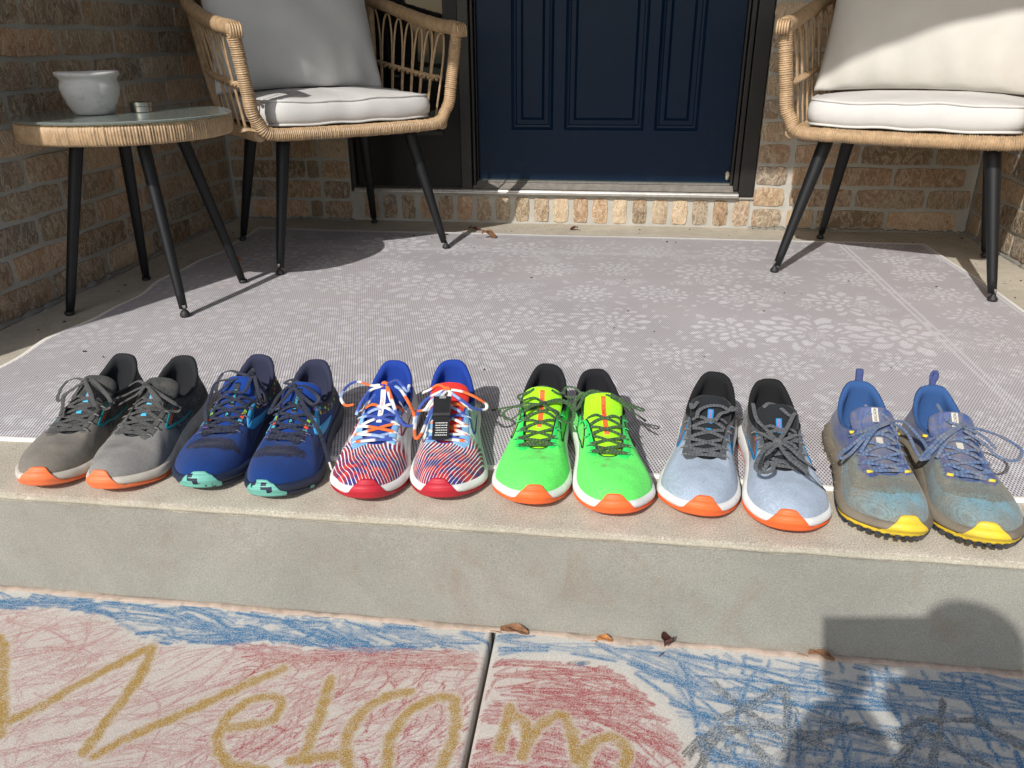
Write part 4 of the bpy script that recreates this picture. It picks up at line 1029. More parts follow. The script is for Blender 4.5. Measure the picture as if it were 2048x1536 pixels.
# ------------------------------------------------------------------ running shoes
SM = 1.07
CT = np.array([
 #  Fx  Fy     Ox   Oy   Oz     ko kz  a2  b2
 (0, 0,      0, 5, 103,    1, 26, -9, -34),
 (27, 5,    18, 9, 100,    1, 26, -7, -30),
 (41, 25,   31, 30, 82,    2, 24, -2, -26),
 (45, 62,   37, 62, 68,    2, 20, 2, -20),
 (44, 100,  37, 96, 67,    2, 20, 3, -16),
 (47, 140,  28, 124, 74,   0, 16, 5, -8),
 (53, 180,  24, 150, 71,   0, 15, 8, -6),
 (58, 214,  22, 175, 63,   0, 16, 12, -4),
 (56, 248,  19, 194, 57,   1, 18, 24, -2),
 (38, 277,  11, 204, 53,   0, 19, 30, 3),
 (17, 296,  2, 207, 52,    0, 19, 38, 5),
 (-8, 300,  -4, 207, 52,   0, 19, 42, 5),
 (-29, 289, -12, 205, 52,   0, 19, 36, 5),
 (-45, 262, -19, 198, 54,  0, 19, 26, 3),
 (-53, 230, -22, 184, 61,  0, 17, 14, -3),
 (-51, 200, -24, 163, 68,  0, 15, 9, -5),
 (-44, 160, -26, 138, 73,  0, 15, 6, -7),
 (-39, 120, -32, 112, 70,  3, 20, 5, -10),
 (-40, 80,  -36, 80, 68,   2, 20, 3, -16),
 (-42, 45,  -35, 50, 75,   2, 22, 0, -20),
 (-39, 20,  -29, 24, 89,   2, 25, -3, -27),
 (-25, 4,   -18, 9, 100,  1, 26, -7, -30)], float)
NCT = len(CT)
def ctl(u):
    u = np.asarray(u, float) % NCT; k = np.floor(u).astype(int); f = (u - k)[..., None]
    a, b, c, d = CT[(k - 1) % NCT], CT[k % NCT], CT[(k + 1) % NCT], CT[(k + 2) % NCT]
    R = 0.5 * ((2 * b) + (c - a) * f + (2 * a - 5 * b + 4 * c - d) * f**2 + (3 * b - a - 3 * c + d) * f**3)
    D = 0.5 * ((c - a) + 2 * (2 * a - 5 * b + 4 * c - d) * f + 3 * (3 * b - a - 3 * c + d) * f**2)
    n = np.stack([D[..., 1], -D[..., 0]], -1); n /= np.linalg.norm(n, axis=-1)[..., None] + 1e-9
    return R, n
def mid_h(y): return np.interp(y, [0, 40, 90, 150, 210, 260, 285, 300], [36, 35, 31, 28, 23, 20, 19.5, 20])
def spring(y): return 15 * np.clip((y - 212) / 88, 0, 1.2) ** 2
def bevel(y): return 5 * np.clip((24 - y) / 24, 0, 1) ** 1.5
def S_up(u, v, off=0.0):
    u, v = np.broadcast_arrays(np.asarray(u, float), np.asarray(v, float))
    def base(u, v):
        R, n = ctl(u)
        P0 = np.concatenate([R[..., :2] - n * 2.6, (mid_h(R[..., 1]) - 4)[..., None]], -1)
        P3 = R[..., 2:5]
        P1 = P0 + np.concatenate([n * R[..., 5:6], R[..., 6:7]], -1)
        P2 = P3 + np.concatenate([n * R[..., 7:8], R[..., 8:9]], -1)
        w = v[..., None]
        return (1 - w)**3 * P0 + 3 * (1 - w)**2 * w * P1 + 3 * (1 - w) * w**2 * P2 + w**3 * P3
    P = base(u, v)
    if np.any(off):
        e = 1e-3
        du = (base(u + e, v) - base(u - e, v)); dv = (base(u, np.clip(v + e, 0, 1)) - base(u, np.clip(v - e, 0, 1)))
        N = np.cross(du, dv); N /= np.linalg.norm(N, axis=-1)[..., None] + 1e-12
        P = P + N * (off if np.isscalar(off) else off[..., None])
    return P
TG = np.array([(-1, 216, 42, 16, 3), (-1, 190, 55, 21, 6), (-1, 165, 66, 24, 7), (-1, 142, 75, 27, 8), (-1, 124, 84, 30, 10), (0, 110, 95, 31, 12), (0, 100, 104, 26, 10)], float)
def tongue_at(b):
    b = np.asarray(b, float) * (len(TG) - 1); k = np.clip(np.floor(b).astype(int), 0, len(TG) - 2); f = (b - k)[..., None]
    Q = np.vstack([2 * TG[0] - TG[1], TG, 2 * TG[-1] - TG[-2]]); a, b_, c, d = Q[k], Q[k + 1], Q[k + 2], Q[k + 3]
    return 0.5 * ((2 * b_) + (c - a) * f + (2 * a - 5 * b_ + 4 * c - d) * f**2 + (3 * b_ - a - 3 * c + d) * f**3)
def T_s(b, a, off=0):
    R = tongue_at(b); R2 = tongue_at(np.asarray(b) + 1e-3)
    t = R2[..., :3] - R[..., :3]; t /= np.linalg.norm(t, axis=-1)[..., None]
    N = np.stack([np.zeros_like(t[..., 0]), t[..., 2], -t[..., 1]], -1)
    N = np.where(N[..., 2:3] < 0, -N, N)
    P = R[..., :3].copy(); P[..., 0] += a * R[..., 3]
    P = P - N * (R[..., 4] * np.asarray(a) ** 2)[..., None] + N * (off if np.isscalar(off) else np.asarray(off)[..., None])
    return P
def ytop(y): return np.interp(y, TG[::-1, 1], TG[::-1, 2])
def sm(x, a, b): 
    t = np.clip((x - a) / (b - a), 0, 1); return t * t * (3 - 2 * t)
def lerp3(a, b, t): return np.asarray(a) * (1 - t[..., None]) + np.asarray(b) * t[..., None]
MIDM = {}
def foam(key, c, dirt): 
    if key not in MIDM: MIDM[key] = mat('foam_' + key, c, .75, var=.05, vscale=30, bscale=330, bstr=.45, bdist=.0007, dirt=dirt)
    return MIDM[key]
M_UP = {False: mat_attr('knit_upper', .9, 420, .13), True: mat_attr('striped_upper', .88, 420, .08, stripes=1), -1: mat_attr('striped_upper_mirrored', .88, 420, .08, stripes=-1)}
M_UPD = mat_attr('dusty_upper', .95, 420, .15, dirt=(26, (.25, .22, .18), .35, .45))
M_UPM = mat_attr('muddy_upper', .95, 380, .18, dirt=(20, (.23, .19, .135), .9, .36))
M_LAC = mat_attr('lace_weave', .85, 700, .22, bstr=.5)
M_LACM = mat_attr('muddy_lace', .95, 700, .2, bstr=.5, dirt=(34, (.24, .20, .15), .75, .42))
def rub(name, c, dirt=None): 
    if name not in MIDM: MIDM[name] = mat('rubber_' + name, c, .55, var=.06, vscale=60, bscale=500, bstr=.25, dirt=dirt)
    return MIDM[name]
def flatm(name, c, rough=.6):
    if name not in MIDM: MIDM[name] = mat('print_' + name, c, rough, var=.06, vscale=200)
    return MIDM[name]
TXT = {}
def text_tris(s):
    if s not in TXT:
        cu = bpy.data.curves.new('lettering', 'FONT'); cu.body = s; cu.size = 1.0; cu.align_x = 'CENTER'; cu.align_y = 'CENTER'
        cu.resolution_u = 3
        o = bpy.data.objects.new('lettering', cu); COL.objects.link(o)
        bpy.context.view_layer.update()
        me = bpy.data.meshes.new_from_object(o.evaluated_get(bpy.context.evaluated_depsgraph_get()))
        V = np.array([v.co[:] for v in me.vertices]); F = [tuple(p.vertices) for p in me.polygons]
        bpy.data.objects.remove(o); bpy.data.meshes.remove(me); bpy.data.curves.remove(cu)
        TXT[s] = (V, F)
    return TXT[s]

def build_shoe(i, sp):
    """sp: dict of the shoe's own colours; i: 0..11 from the left"""
    mir = -1 if i % 2 else 1
    ox, oy, phi = PLACE[i]
    lift = sp.get('lift', 0)
    root = empty(sp.get('name', 'running_shoe'), (ox, oy, (0.0002 if i in () else 0.0) + sp.get('z0', 0)), phi)
    tag(root, sp['label'], 'shoe', sp['group'])
    k = SM / 1000
    def X(V):
        V = np.array(V, float).reshape(-1, 3); z = V[:, 2] + spring(V[:, 1]) + lift
        return np.stack([V[:, 0] * mir * k, V[:, 1] * k, z * k], 1)
    def put(name, V, F, m, parent=root, col=None, smooth=True, raw=False):
        F = np.asarray(F) if isinstance(F, np.ndarray) else F
        if mir < 0 and not raw: F = F[:, ::-1] if isinstance(F, np.ndarray) else [f[::-1] for f in F]
        VV = np.asarray(V).reshape(-1, 3) * k if raw else X(V)
        if raw: VV = VV + [0, 0, lift * k * .5]
        return link(name, mk_mesh(name, VV, F, smooth, col), m, parent)
    # ---- upper
    nu, nv = 400, 64
    U, Vv = np.meshgrid(np.linspace(0, NCT, nu, endpoint=False), np.linspace(0, 1, nv) ** 1.0, indexing='ij')
    P = S_up(U, Vv)
    # creases over the toes, soft quilting
    x, y = P[..., 0], P[..., 1]
    cre = np.exp(-((y - 226 - x * .12) / 9) ** 2) * -1.1 + np.exp(-((y - 240 - x * .1) / 5) ** 2) * .5 + np.exp(-((y - 214 + x * .1) / 4) ** 2) * -.7
    cre *= np.exp(-(x / 42) ** 2) * sp.get('crease', 1.0)
    P[..., 2] += cre
    rgb, al = sp['paint'](P[..., 0], P[..., 1], P[..., 2], U, Vv, rng)
    up_m = sp.get('upm', M_UP[False])
    col = np.concatenate([np.clip(rgb, 0, 1), al[..., None]], -1).reshape(-1, 4)
    put('upper', P, grid_faces(nu, nv, True), up_m, col=col)
    # ---- lining with padded collar
    R, n = ctl(np.linspace(0, NCT, 132, endpoint=False)); O = R[:, 2:5]; N3 = np.c_[n, np.zeros(len(n))]
    pad = np.interp(O[:, 1], [0, 90, 125, 140], [1, 1, .6, .25])[:, None]
    ins = np.c_[R[:, :2] * [.68, .70] + [0, 24], np.full(len(R), 31.)]
    rows = [O - [0, 0, .4], O + N3 * .4 + np.array([0, 0, 1.2]) * pad, O - N3 * 2.5 * pad + np.array([0, 0, 3.0]) * pad, O - N3 * 5.5 * pad + np.array([0, 0, 2.2]) * pad, O - N3 * 8 * pad + np.array([0, 0, -2.5]) * pad, O - N3 * 8.6 * pad - np.array([0, 0, 10]) * pad,
            O * [.84, .985, 1] * .7 + ins * .3 + [0, 0, -4], O * [.8, 1, 1] * .38 + ins * .62 + [0, 0, -5], ins * [1, 1, 1.0], ins * [.5, .6, 1] + [0, 45, -1], ins * [.02, .05, 1] + [0, 110, -1]]
    L_ = np.stack(rows, 1)
    put('lining', L_, grid_faces(len(R), len(rows), True), flatm('lining_%s' % sp['key'], sp['lining'], .92))
    # ---- tongue
    nb, na = 40, 17
    B_, A_ = np.meshgrid(np.linspace(0, 1, nb), np.linspace(-1, 1, na), indexing='ij')
    Wd = 1 - np.clip((B_ - .93) / .07, 0, 1) ** 2 * .28
    top = T_s(B_, A_ * Wd, 1.0 - 1.2 * np.abs(A_) ** 4)
    bot = T_s(B_, A_ * Wd, -4.5)
    ring_ = np.concatenate([top, bot[:, ::-1]], 1)
    Ft = grid_faces(nb, na * 2).tolist() + [[b * na * 2 + na * 2 - 1, (b + 1) * na * 2 + na * 2 - 1, (b + 1) * na * 2, b * na * 2] for b in range(nb - 1)]
    Ft = [f[::-1] for f in Ft] + [[(nb - 1) * na * 2 + q for q in range(na * 2)]]
    tcol = np.tile([*sp['tongue'], 0], (ring_.shape[0] * ring_.shape[1], 1))
    put('tongue', ring_, Ft, up_m if not sp.get('stripes') else M_UP[False], col=tcol)
    # ---- midsole and outsole
    def loops(prof_, m, name, cap=True, nseg=220, flare=1.0):
        R, n = ctl(np.linspace(0, NCT, nseg, endpoint=False)); y = R[:, 1]; h = mid_h(y)
        rows = []
        for (off, z, zf) in prof_:
            zz = z + zf * h; zz = zz + bevel(y) * np.clip(1 - zz / 20, 0, 1)
            rows.append(np.c_[R[:, :2] + n * off * flare, zz])
        V = np.stack(rows, 1); F = grid_faces(nseg, len(prof_), True)
        o = put(name, V, F, m); return o
    fl_ = sp.get('flare', 2.6)
    mp = [(-30, 4, 0), (-6, 4.6, 0), (-1.0, 5.2, 0), (.4 * fl_, 8.5, 0), (fl_, 0, .50), (.95 * fl_, 0, .66), (.55 * fl_, 0, .84), (-.3, -.6, .96), (-2.4, .1, 1), (-5, .2, 1), (-8, -4, 1)]
    loops(mp, sp['mid'], 'midsole')
    loops([(-60, .4, 0), (-9, .2, 0), (-3.6, 0, 0), (-1.4, 1.1, 0), (-.2, 3.2, 0), (.35, 5.6, 0), (-.4, 6.4, 0), (-5, 6.4, 0)], sp['out'], 'outsole')
    # ---- toe guard
    us = np.linspace(*sp.get('gspan', (7.2, 14.8)), 90); R, n = ctl(us)
    arc = np.r_[0, np.cumsum(np.linalg.norm(np.diff(R[:, :2], axis=0), axis=1))]; c0 = np.interp(11.0 + sp.get('gshift', 0), us, arc); dd = np.abs(arc - c0)
    gh = np.interp(dd, [0, 8, 12, 18, 25, 37, 56, 200], [sp.get('gh', 38), sp.get('gh', 38) - .6, sp.get('gh', 38) - 4, 25, 13.5, 8, 6.4, 5.5])
    comp = []
    for (off, z, zf) in [(-3.6, 0, 0), (-1.2, 1.1, 0), (.2, 3.2, 0), (.8, 5.6, 0), (.6 * fl_, 8.5, 0), (fl_, 0, .5), (fl_, 0, .66), (.7 * fl_, 0, .86), (.1, 0, 1)]:
        comp.append(np.c_[R[:, :2] + n * off, z + zf * mid_h(R[:, 1])])
    for v in (.12, .2, .28, .36, .44): comp.append(S_up(us, np.full(us.shape, v), .6))
    comp = np.stack(comp, 1)
    ng = 22; V = np.zeros((len(us), ng + 2, 3))
    for q in range(len(us)):
        C_ = crom(comp[q], 60); L = np.r_[0, np.cumsum(np.linalg.norm(np.diff(C_, axis=0), axis=1))]
        # ease the seam between sole and cloth
        C_[20:52] = (C_[18:50] + C_[20:52] + C_[22:54]) / 3
        s = np.linspace(0, gh[q], ng)
        W_ = np.stack([np.interp(s, L, C_[:, d]) for d in range(3)], 1)
        off = 1.5 + .35 * np.cos(s * 2 * np.pi / 5.0) * (s > 6) * (s < gh[q] - 2)
        off[-1] = .9; nn = np.array([n[q][0], n[q][1], .25]); nn /= np.linalg.norm(nn)
        V[q, :ng] = W_ + nn * off[:, None]
        V[q, ng] = W_[-1] - nn * .8; V[q, ng + 1] = W_[-1] - nn * 2.5
    put('toe_guard', V, grid_faces(len(us), ng + 2), sp['guard'])
    # ---- eyestays along the throat
    for (ua, ub, nm) in ((4.9, 9.3, 'l'), (17.3, 12.7, 'm')):
        uu = np.linspace(ua, ub, 60); w = np.interp(np.linspace(0, 1, 60), [0, .1, .9, 1], [.20, sp.get('ew', .2), sp.get('ew', .2), .1])
        ww = np.linspace(0, 1, 9); UU = np.repeat(uu[:, None], 9, 1); VV_ = 1 - w[:, None] * (1 - ww[None, :])
        off = np.full(UU.shape, .9); off[:, 0] = -.3; off[0] = -.3; off[-1] = -.3
        Pe = S_up(UU, VV_, off); fl2_ = (ub < ua)
        ec = np.tile([*sp['eyestay'], 0], (Pe.shape[0] * Pe.shape[1], 1)).astype(float)
        if 'epaint' in sp: ec[:, :3] = sp['epaint'](Pe.reshape(-1, 3), rng)
        put('eyestay', Pe, grid_faces(60, 9, flip=fl2_), M_UP[False] if up_m is not M_UPM else M_UPM, col=ec)
    # ---- side logos
    def strip(uv, wid, m, name='side_logo', off=1.0, taper=True, closed=False):
        q = np.array(uv, float); q = crom(q, 60) if len(q) > 2 else np.linspace(q[0], q[1], 40)
        C_ = S_up(q[:, 0], q[:, 1], off); t = np.gradient(C_, axis=0); t /= np.linalg.norm(t, axis=1)[:, None]
        N_ = S_up(q[:, 0], q[:, 1], off + 1) - C_; sd_ = np.cross(t, N_); sd_ /= np.linalg.norm(sd_, axis=1)[:, None]
        w = np.asarray(wid, float) if np.ndim(wid) else np.full(60 if len(uv) > 2 else 40, wid); w = np.interp(np.linspace(0, 1, len(q)), np.linspace(0, 1, len(w)), w)[:, None] / 2
        V = np.stack([C_ - sd_ * w - N_ * .9, C_ - sd_ * w, C_, C_ + sd_ * w, C_ + sd_ * w - N_ * .9], 1)
        put(name, V, grid_faces(len(q), 5), m)
    def text_on(s, u0, v0, u1, v1, size, m, flipx=False):
        V, F = text_tris(s); wd = V[:, 0].max() - V[:, 0].min()
        A = S_up(np.array([u0, u1]), np.array([v0, v1])); Ld = np.linalg.norm(A[1] - A[0]); t = (V[:, 0] - V[:, 0].min()) / wd
        if flipx: t = 1 - t
        um, vm = u0 + (u1 - u0) * t, v0 + (v1 - v0) * t
        C_ = S_up(um, vm, 1.3); e = S_up(um, np.clip(vm + .02, 0, 1), 1.3) - C_; e /= np.linalg.norm(e, axis=1)[:, None]
        d = (A[1] - A[0]) / Ld; N_ = S_up(um, vm, 2.3) - C_; bt = np.cross(N_, np.tile(d, (len(um), 1))); bt /= np.linalg.norm(bt, axis=1)[:, None]
        sg = np.sign((bt * e).sum(1))[:, None]
        put('side_lettering', C_ + bt * sg * V[:, 1:2] * size, F if not flipx else [f[::-1] for f in F], m, smooth=False)
    lg = sp.get('logo')
    if lg:
        for side in (0, 1):
            if side == 0: a, b_, c = (6.6, .58), (5.7, .71), (4.95, .88); d, e = (5.6, .43), (4.0, .38)
            else: a, b_, c = (14.9, .58), (15.8, .71), (16.6, .88); d, e = (16.0, .43), (17.6, .38)
            w = lg['w']
            strip([a, ((a[0] + b_[0]) / 2, (a[1] + b_[1]) / 2), b_, ((b_[0] + c[0]) / 2, (b_[1] + c[1]) / 2), c], lg.get('wu', [w, w, w, w * .7]), lg['m'])
            strip([a, ((a[0] + d[0]) / 2, (a[1] + d[1]) / 2 - .01), d, ((d[0] + e[0]) / 2, .34), e], lg.get('wd', [w, w, w * .9, w * .6]), lg['m'], off=1.15)
            if lg.get('text'):
                dx = .45 if side == 0 else -.45
                if side == 0: text_on('BROOKS', 6.15, .56, 5.2, .74, lg.get('ts', 6.5), lg['tm'], flipx=(mir < 0))
                else: text_on('BROOKS', 15.35, .56, 16.35, .74, lg.get('ts', 6.5), lg['tm'], flipx=(mir > 0))
    # ---- tongue label
    def tpatch(b0, b1, w, m, name='tongue_label', a0=0.0, off=2.0):
        bb = np.linspace(b0, b1, 16); aa = np.linspace(-1, 1, 7)
        BB, AA = np.meshgrid(bb, aa, indexing='ij'); Rw = tongue_at(BB)[..., 3]
        V = T_s(BB, a0 + AA * w / 2 / Rw, off); V = np.concatenate([V[:1] - [0, 0, 1.5], V, V[-1:] - [0, 0, 1.5]], 0)
        put(name, V, grid_faces(18, 7, flip=True), m)
    for (b0, b1, w, m) in sp.get('labels', []): tpatch(b0, b1, w, m)
    for (s, b0, b1, size, m) in sp.get('ttext', []):
        V, F = text_tris(s); wd = V[:, 0].max() - V[:, 0].min(); t = (V[:, 0] - V[:, 0].min()) / wd
        bb = b0 + (b1 - b0) * t; Rw = tongue_at(bb)[:, 3]
        # letters run up the tongue; keep them readable on the mirrored shoe
        put('tongue_lettering', T_s(bb, -mir * V[:, 1] * size / Rw * (-1 if b1 > b0 else 1) * -1 * -1, 2.5), F, m, smooth=False)
    # ---- laces
    lm = sp.get('lacem', M_LAC); lc = sp['lacecol']; lw_, lt = sp.get('lw', 3.2), sp.get('lt', .6)
    rows_n = sp.get('rows', 5)
    tl = np.linspace(0, 1, rows_n); ul = 8.35 - 3.15 * tl; um_ = 13.35 + 3.2 * tl
    EL, EM = S_up(ul, np.full(rows_n, .85), 1.2), S_up(um_, np.full(rows_n, .85), 1.2)
    ph0 = rng.random() * 9
    def ribbon(pts, name, parent=root, raw=False, w=lw_, tk=lt, n=None, s0=0.0, upv=(0, .35, 1)):
        n = n or max(int(plen(pts) / 1.6), 14); Q = crom(pts, n); s = np.linspace(0, plen(Q), n) + s0
        V, F = tube(Q, w * (1 + .04 * np.sin(s * 2.1)), 10, ry=tk, up=upv)
        c = np.repeat(lc(s + ph0, n)[:, None, :], 10, 1); a_ = np.zeros((n, 10, 1))
        return put(name, V, F, lm, parent, col=np.concatenate([c, a_], -1).reshape(-1, 4), raw=raw)
    def bar(p, q, lift_, s0):
        m1 = p * .72 + q * .28; m2 = p * .28 + q * .72; mm = (p + q) / 2
        for w_, f_ in ((m1, .75), (mm, 1), (m2, .75)):
            w_[2] = max(w_[2] + lift_ * f_, ytop(w_[1]) + 2.2 + lift_ * .4)
        ribbon([p + [0, 0, -2.2], p + [(-1 if p[0] > 0 else 1) * 1.5, 0, 1.0], m1, mm, m2, q + [(-1 if q[0] > 0 else 1) * 1.5, 0, 1.0], q + [0, 0, -2.2]], 'lace', s0=s0)
    bar(EL[0].copy(), EM[0].copy(), 1.5, 0)
    s0 = 40
    for r_ in range(rows_n - 1):
        j = rng.normal(0, .6, 3)
        bar(EL[r_] + [0, -.5, 0], EM[r_ + 1] + j, 1.6, s0); bar(EM[r_] + [0, -.5, 0], EL[r_ + 1] - j, 3.2, s0 + 17); s0 += 55
    # eyelet loops
    for E_ in (EL, EM):
        for p in E_[sp.get('eskip', 0):]:
            sg = 1 if p[0] > 0 else -1
            V, F = tube(crom([p + [sg * 5.5, 0, -2.0], p + [sg * 2, 0, .6], p + [-sg * 1.2, 0, 1.4], p + [-sg * 2.2, 0, -1]], 10), 1.7, 8, ry=.6, up=(0, 0, 1))
            put('eyelet_loop', V, F, sp['loop'])
    bows = BOWS[i]
    kn = np.array(bows[0][0])
    if sp.get('bow', True):
        Vk, Fk = tube(crom([kn + [-4.2, 1.5, -1.5], kn + [-2, 0, 1.6], kn + [2, 0, 1.8], kn + [4.2, -1, -1.5]], 14), 3.6, 10, ry=2.8, up=(0, 0, 1))
        c = np.repeat(lc(np.full(14, ph0), 14)[:, None, :], 10, 1)
        put('knot', Vk, Fk, lm, raw=True, col=np.concatenate([c, np.zeros((14, 10, 1))], -1).reshape(-1, 4))
        for E_ in (EL[-1], EM[-1]):  # from the top eyelets up to the knot
            e = X(E_[None])[0] / k; e[2] -= lift * .5
            mid_ = (e + kn) / 2 + [0, 0, 1.5]
            ribbon([e + [0, 0, -1.5], e * .8 + kn * .2 + [0, 0, 2.5], mid_, kn], 'lace', raw=True, s0=12)
    s0 = 90
    for bi, bq in enumerate(bows):
        bq = np.array(bq, float); 
        closed = np.linalg.norm(bq[0, :2] - bq[-1, :2]) < 14
        o = ribbon(bq, 'lace_loop' if closed else 'lace_end', raw=True, s0=s0, w=lw_ * .92); s0 += 61
        if sp.get('tip') and bi in sp.get('tips', ()):
            d = bq[-1] - bq[-2]; d /= np.linalg.norm(d)
            V, F = tube(np.array([bq[-1] - d * 3, bq[-1], bq[-1] + d * 9, bq[-1] + d * 11]), [1.6, 1.7, 1.5, .9], 8); put('aglet', V, F, sp['tip'], parent=root, raw=True)
    return root, X, put, strip, text_on, k

def inlogo(u, v):
    a = (u > 3.6) & (u < 6.5) & (v < .58 + (6.5 - u) * .17) & (v > .58 - np.minimum((6.5 - u) * .14, .18))
    b = (u > 15.05) & (u < 17.9) & (v < .58 + (u - 15.05) * .17) & (v > .58 - np.minimum((u - 15.05) * .14, .18))
    return a | b
# ---- colour recipes
def speck(shape, g, c0, c1, p, ): 
    m = g.random(shape) < p
    return np.where(m[..., None], np.array(c1), np.array(c0))
C_ = lambda *a: np.array(srgb(*a))
def paint_grey(vamp, dust):
    def f(x, y, z, u, v, g):
        base = np.broadcast_to(C_(*vamp), x.shape + (3,)).copy()
        hl = speck(x.shape, g, C_(38, 40, 41), C_(128, 130, 126), .26)
        t = sm(y + 22 * (v - .3) * -1, 178, 150); t = np.where(v > .55, sm(y, 196, 150), t)
        c = lerp3(base, hl, t) if False else base * (1 - t[..., None]) + hl * t[..., None]
        low = (sm(y, 120, 80) * (v < .45))[..., None]; c = c * (1 - low * .6) + C_(52, 53, 53) * low * .6
        top = ((y < 115) & (v > .86))[..., None]; c = np.where(top, C_(44, 46, 47), c)
        fi = inlogo(u, v) & (g.random(x.shape) < .9); c = np.where(fi[..., None], C_(56, 52, 48), c)
        for (px, py, r, s) in ((-14, 238, 13, .45), (-6, 222, 18, .25), (20, 258, 16, .2), (-24, 262, 12, .3)):
            d = np.exp(-(((x - px) / r) ** 2 + ((y - py) / (r * .6)) ** 2))[..., None] * s * (v > .25)[..., None]; c = c * (1 - d) + C_(66, 62, 58) * d
        d = (np.exp(-((v - .02) / .10) ** 2) * .35)[..., None]; c = c * (1 - d) + C_(*dust) * d
        return c, np.zeros(x.shape)
    return f
def paint_blue(x, y, z, u, v, g):
    c = np.broadcast_to(C_(3, 47, 108), x.shape + (3,)).copy()
    e = ((y - 231 - .002 * x * x) / 17) ** 2 + ((x + 3) / 40) ** 2 + .12 * np.sin(x * .3)
    net = speck(x.shape, g, C_(9, 13, 38), C_(26, 44, 92), .22); c = np.where((e < 1)[..., None], net, c)
    sd_ = (y > 150) & (y < 200) & (v < .55) & (v > .22); c = np.where((sd_ & (g.random(x.shape) < .55))[..., None], C_(14, 24, 62), c)
    bk = sm(y, 92, 66)[..., None]; c = c * (1 - bk) + C_(28, 34, 66) * bk
    # dark collar band with confetti blocks
    band = (y < 128) & (v > .62); c = np.where(band[..., None], C_(46, 52, 56), c)
    bl = [(150, 200, 70), (235, 205, 70), (225, 75, 50), (80, 170, 190), (190, 210, 90), (40, 60, 120)]
    gi = (np.floor(y / 6.5) * 7 + np.floor(z / 6) * 3).astype(int)
    on = band & (v < .9) & (((gi * 2654435) % 17) < 8) & ((y % 6.5) < 4.6) & ((z % 6) < 4.2)
    pal = np.array([C_(*b) for b in bl])[(gi * 31) % 6]; c = np.where(on[..., None], pal, c)
    return c, np.zeros(x.shape)
def paint_flag(red_side):
    def f(x, y, z, u, v, g):
        c = np.broadcast_to(C_(226, 229, 226), x.shape + (3,)).copy()
        if red_side: 
            s = ((x > 18) & (y < 215))[..., None]; c = np.where(s, C_(206, 226, 214), c)
            h = ((x > 0) & (y < 72) & (v < .7))[..., None]; c = np.where(h, C_(225, 62, 40), c)
        al = sm(y, 180, 205) * (1 - np.exp(-((v) / .03) ** 2))
        ln = (y < 170) & (np.abs(((y + z * .3) % 5.5) - 2.75) < .8) & (v > .1) & (v < .8); c = np.where((ln & (y < 120))[..., None], C_(150, 50, 80) if not red_side else C_(70, 110, 130), c)
        co_ = (y < 112) & (v > .80); c = np.where(co_[..., None], C_(26, 62, 140), c)
        return c, al
    return f
def paint_green(x, y, z, u, v, g):
    c = np.broadcast_to(C_(100, 232, 100), x.shape + (3,)).copy()
    t = (sm(v, .45, .95) * sm(y, 225, 190))[..., None] * .55; c = c * (1 - t) + C_(40, 225, 90) * t
    co_ = (y < 104) & (v > .84); c = np.where(co_[..., None], C_(30, 32, 36), c)
    for (px, py, r) in ((-6, 214, 5), (-14, 232, 4)):
        d = np.exp(-(((x - px) / r) ** 2 + ((y - py) / r) ** 2))[..., None] * .45 * (v > .4)[..., None]; c = c * (1 - d) + C_(110, 110, 60) * d
    return c, np.zeros(x.shape)
def paint_ice(x, y, z, u, v, g):
    c = np.broadcast_to(C_(156, 170, 186), x.shape + (3,)).copy()
    hl = speck(x.shape, g, C_(58, 62, 66), C_(150, 158, 164), .42)
    t = sm(y + 30 * (.5 - v), 176, 152)[..., None]; c = c * (1 - t) + hl * t
    co_ = (y < 118) & (v > .82); c = np.where(co_[..., None], C_(20, 21, 24), c)
    lf = inlogo(u, v); c = np.where(lf[..., None], C_(50, 47, 45), c)
    return c, np.zeros(x.shape)
def paint_trail(mud):
    def f(x, y, z, u, v, g):
        mesh_ = speck(x.shape, g, C_(106, 112, 104), C_(110, 138, 142), .4)
        c = mesh_
        b = (sm(y, 172, 138) * sm(v, .25, .5) + sm(v, .70, .80) * sm(y, 212, 196)).clip(0, 1)[..., None]; c = c * (1 - b) + C_(40, 80, 148) * b
        lo = (sm(y, 150, 110) * sm(v, .42, .2))[..., None]; c = c * (1 - lo) + C_(96, 108, 112) * lo
        wav = .5 + .5 * np.sin(x * .22 + 2.2 * np.sin(y * .21 + x * .05) + 1.7 * np.sin(x * .31 + y * .13) + y * .3)
        lim = np.interp(y, [165, 185, 225, 262, 300], [.46, .42, .44, .64, .80]); side = np.where(x < 0, .06, 0)
        ov = (y > 168) & (v < lim + side); oc = C_(116, 160, 174) * (.80 + .22 * (np.abs(wav[..., None] - .5) > .12)) * (1 - .15 * g.random(x.shape)[..., None]); c = np.where(ov[..., None], oc, c)
        d = (sm(v, .7, .0) * .55 + mud * np.exp(-((y - 222) / 18) ** 2) * (v > .3))[..., None]; c = c * (1 - d) + C_(118, 104, 84) * d
        return c, np.zeros(x.shape)
    return f
def lace_plain(c0, c1, pitch):
    c0, c1 = C_(*c0), C_(*c1)
    return lambda s, n: np.where(((s % pitch) < pitch * .38)[:, None], c1, c0)
def lace_flag(s, n):
    pal = [C_(236, 110, 50), C_(226, 226, 222), C_(60, 84, 165), C_(60, 84, 165), C_(150, 175, 220), C_(226, 226, 222), C_(236, 110, 50)]
    q = s / 21.0; a = np.floor(q).astype(int); f = sm(q - a, .78, 1.0)[:, None]; P_a = np.array(pal)
    return P_a[a % 7] * (1 - f) + P_a[(a + 1) % 7] * f
ORG = rub('orange', C_(236, 104, 48)); ORD = rub('dusty_orange', C_(226, 112, 62), (40, (.35, .25, .18), .35, .5))
MINT = rub('mint', C_(104, 172, 158))
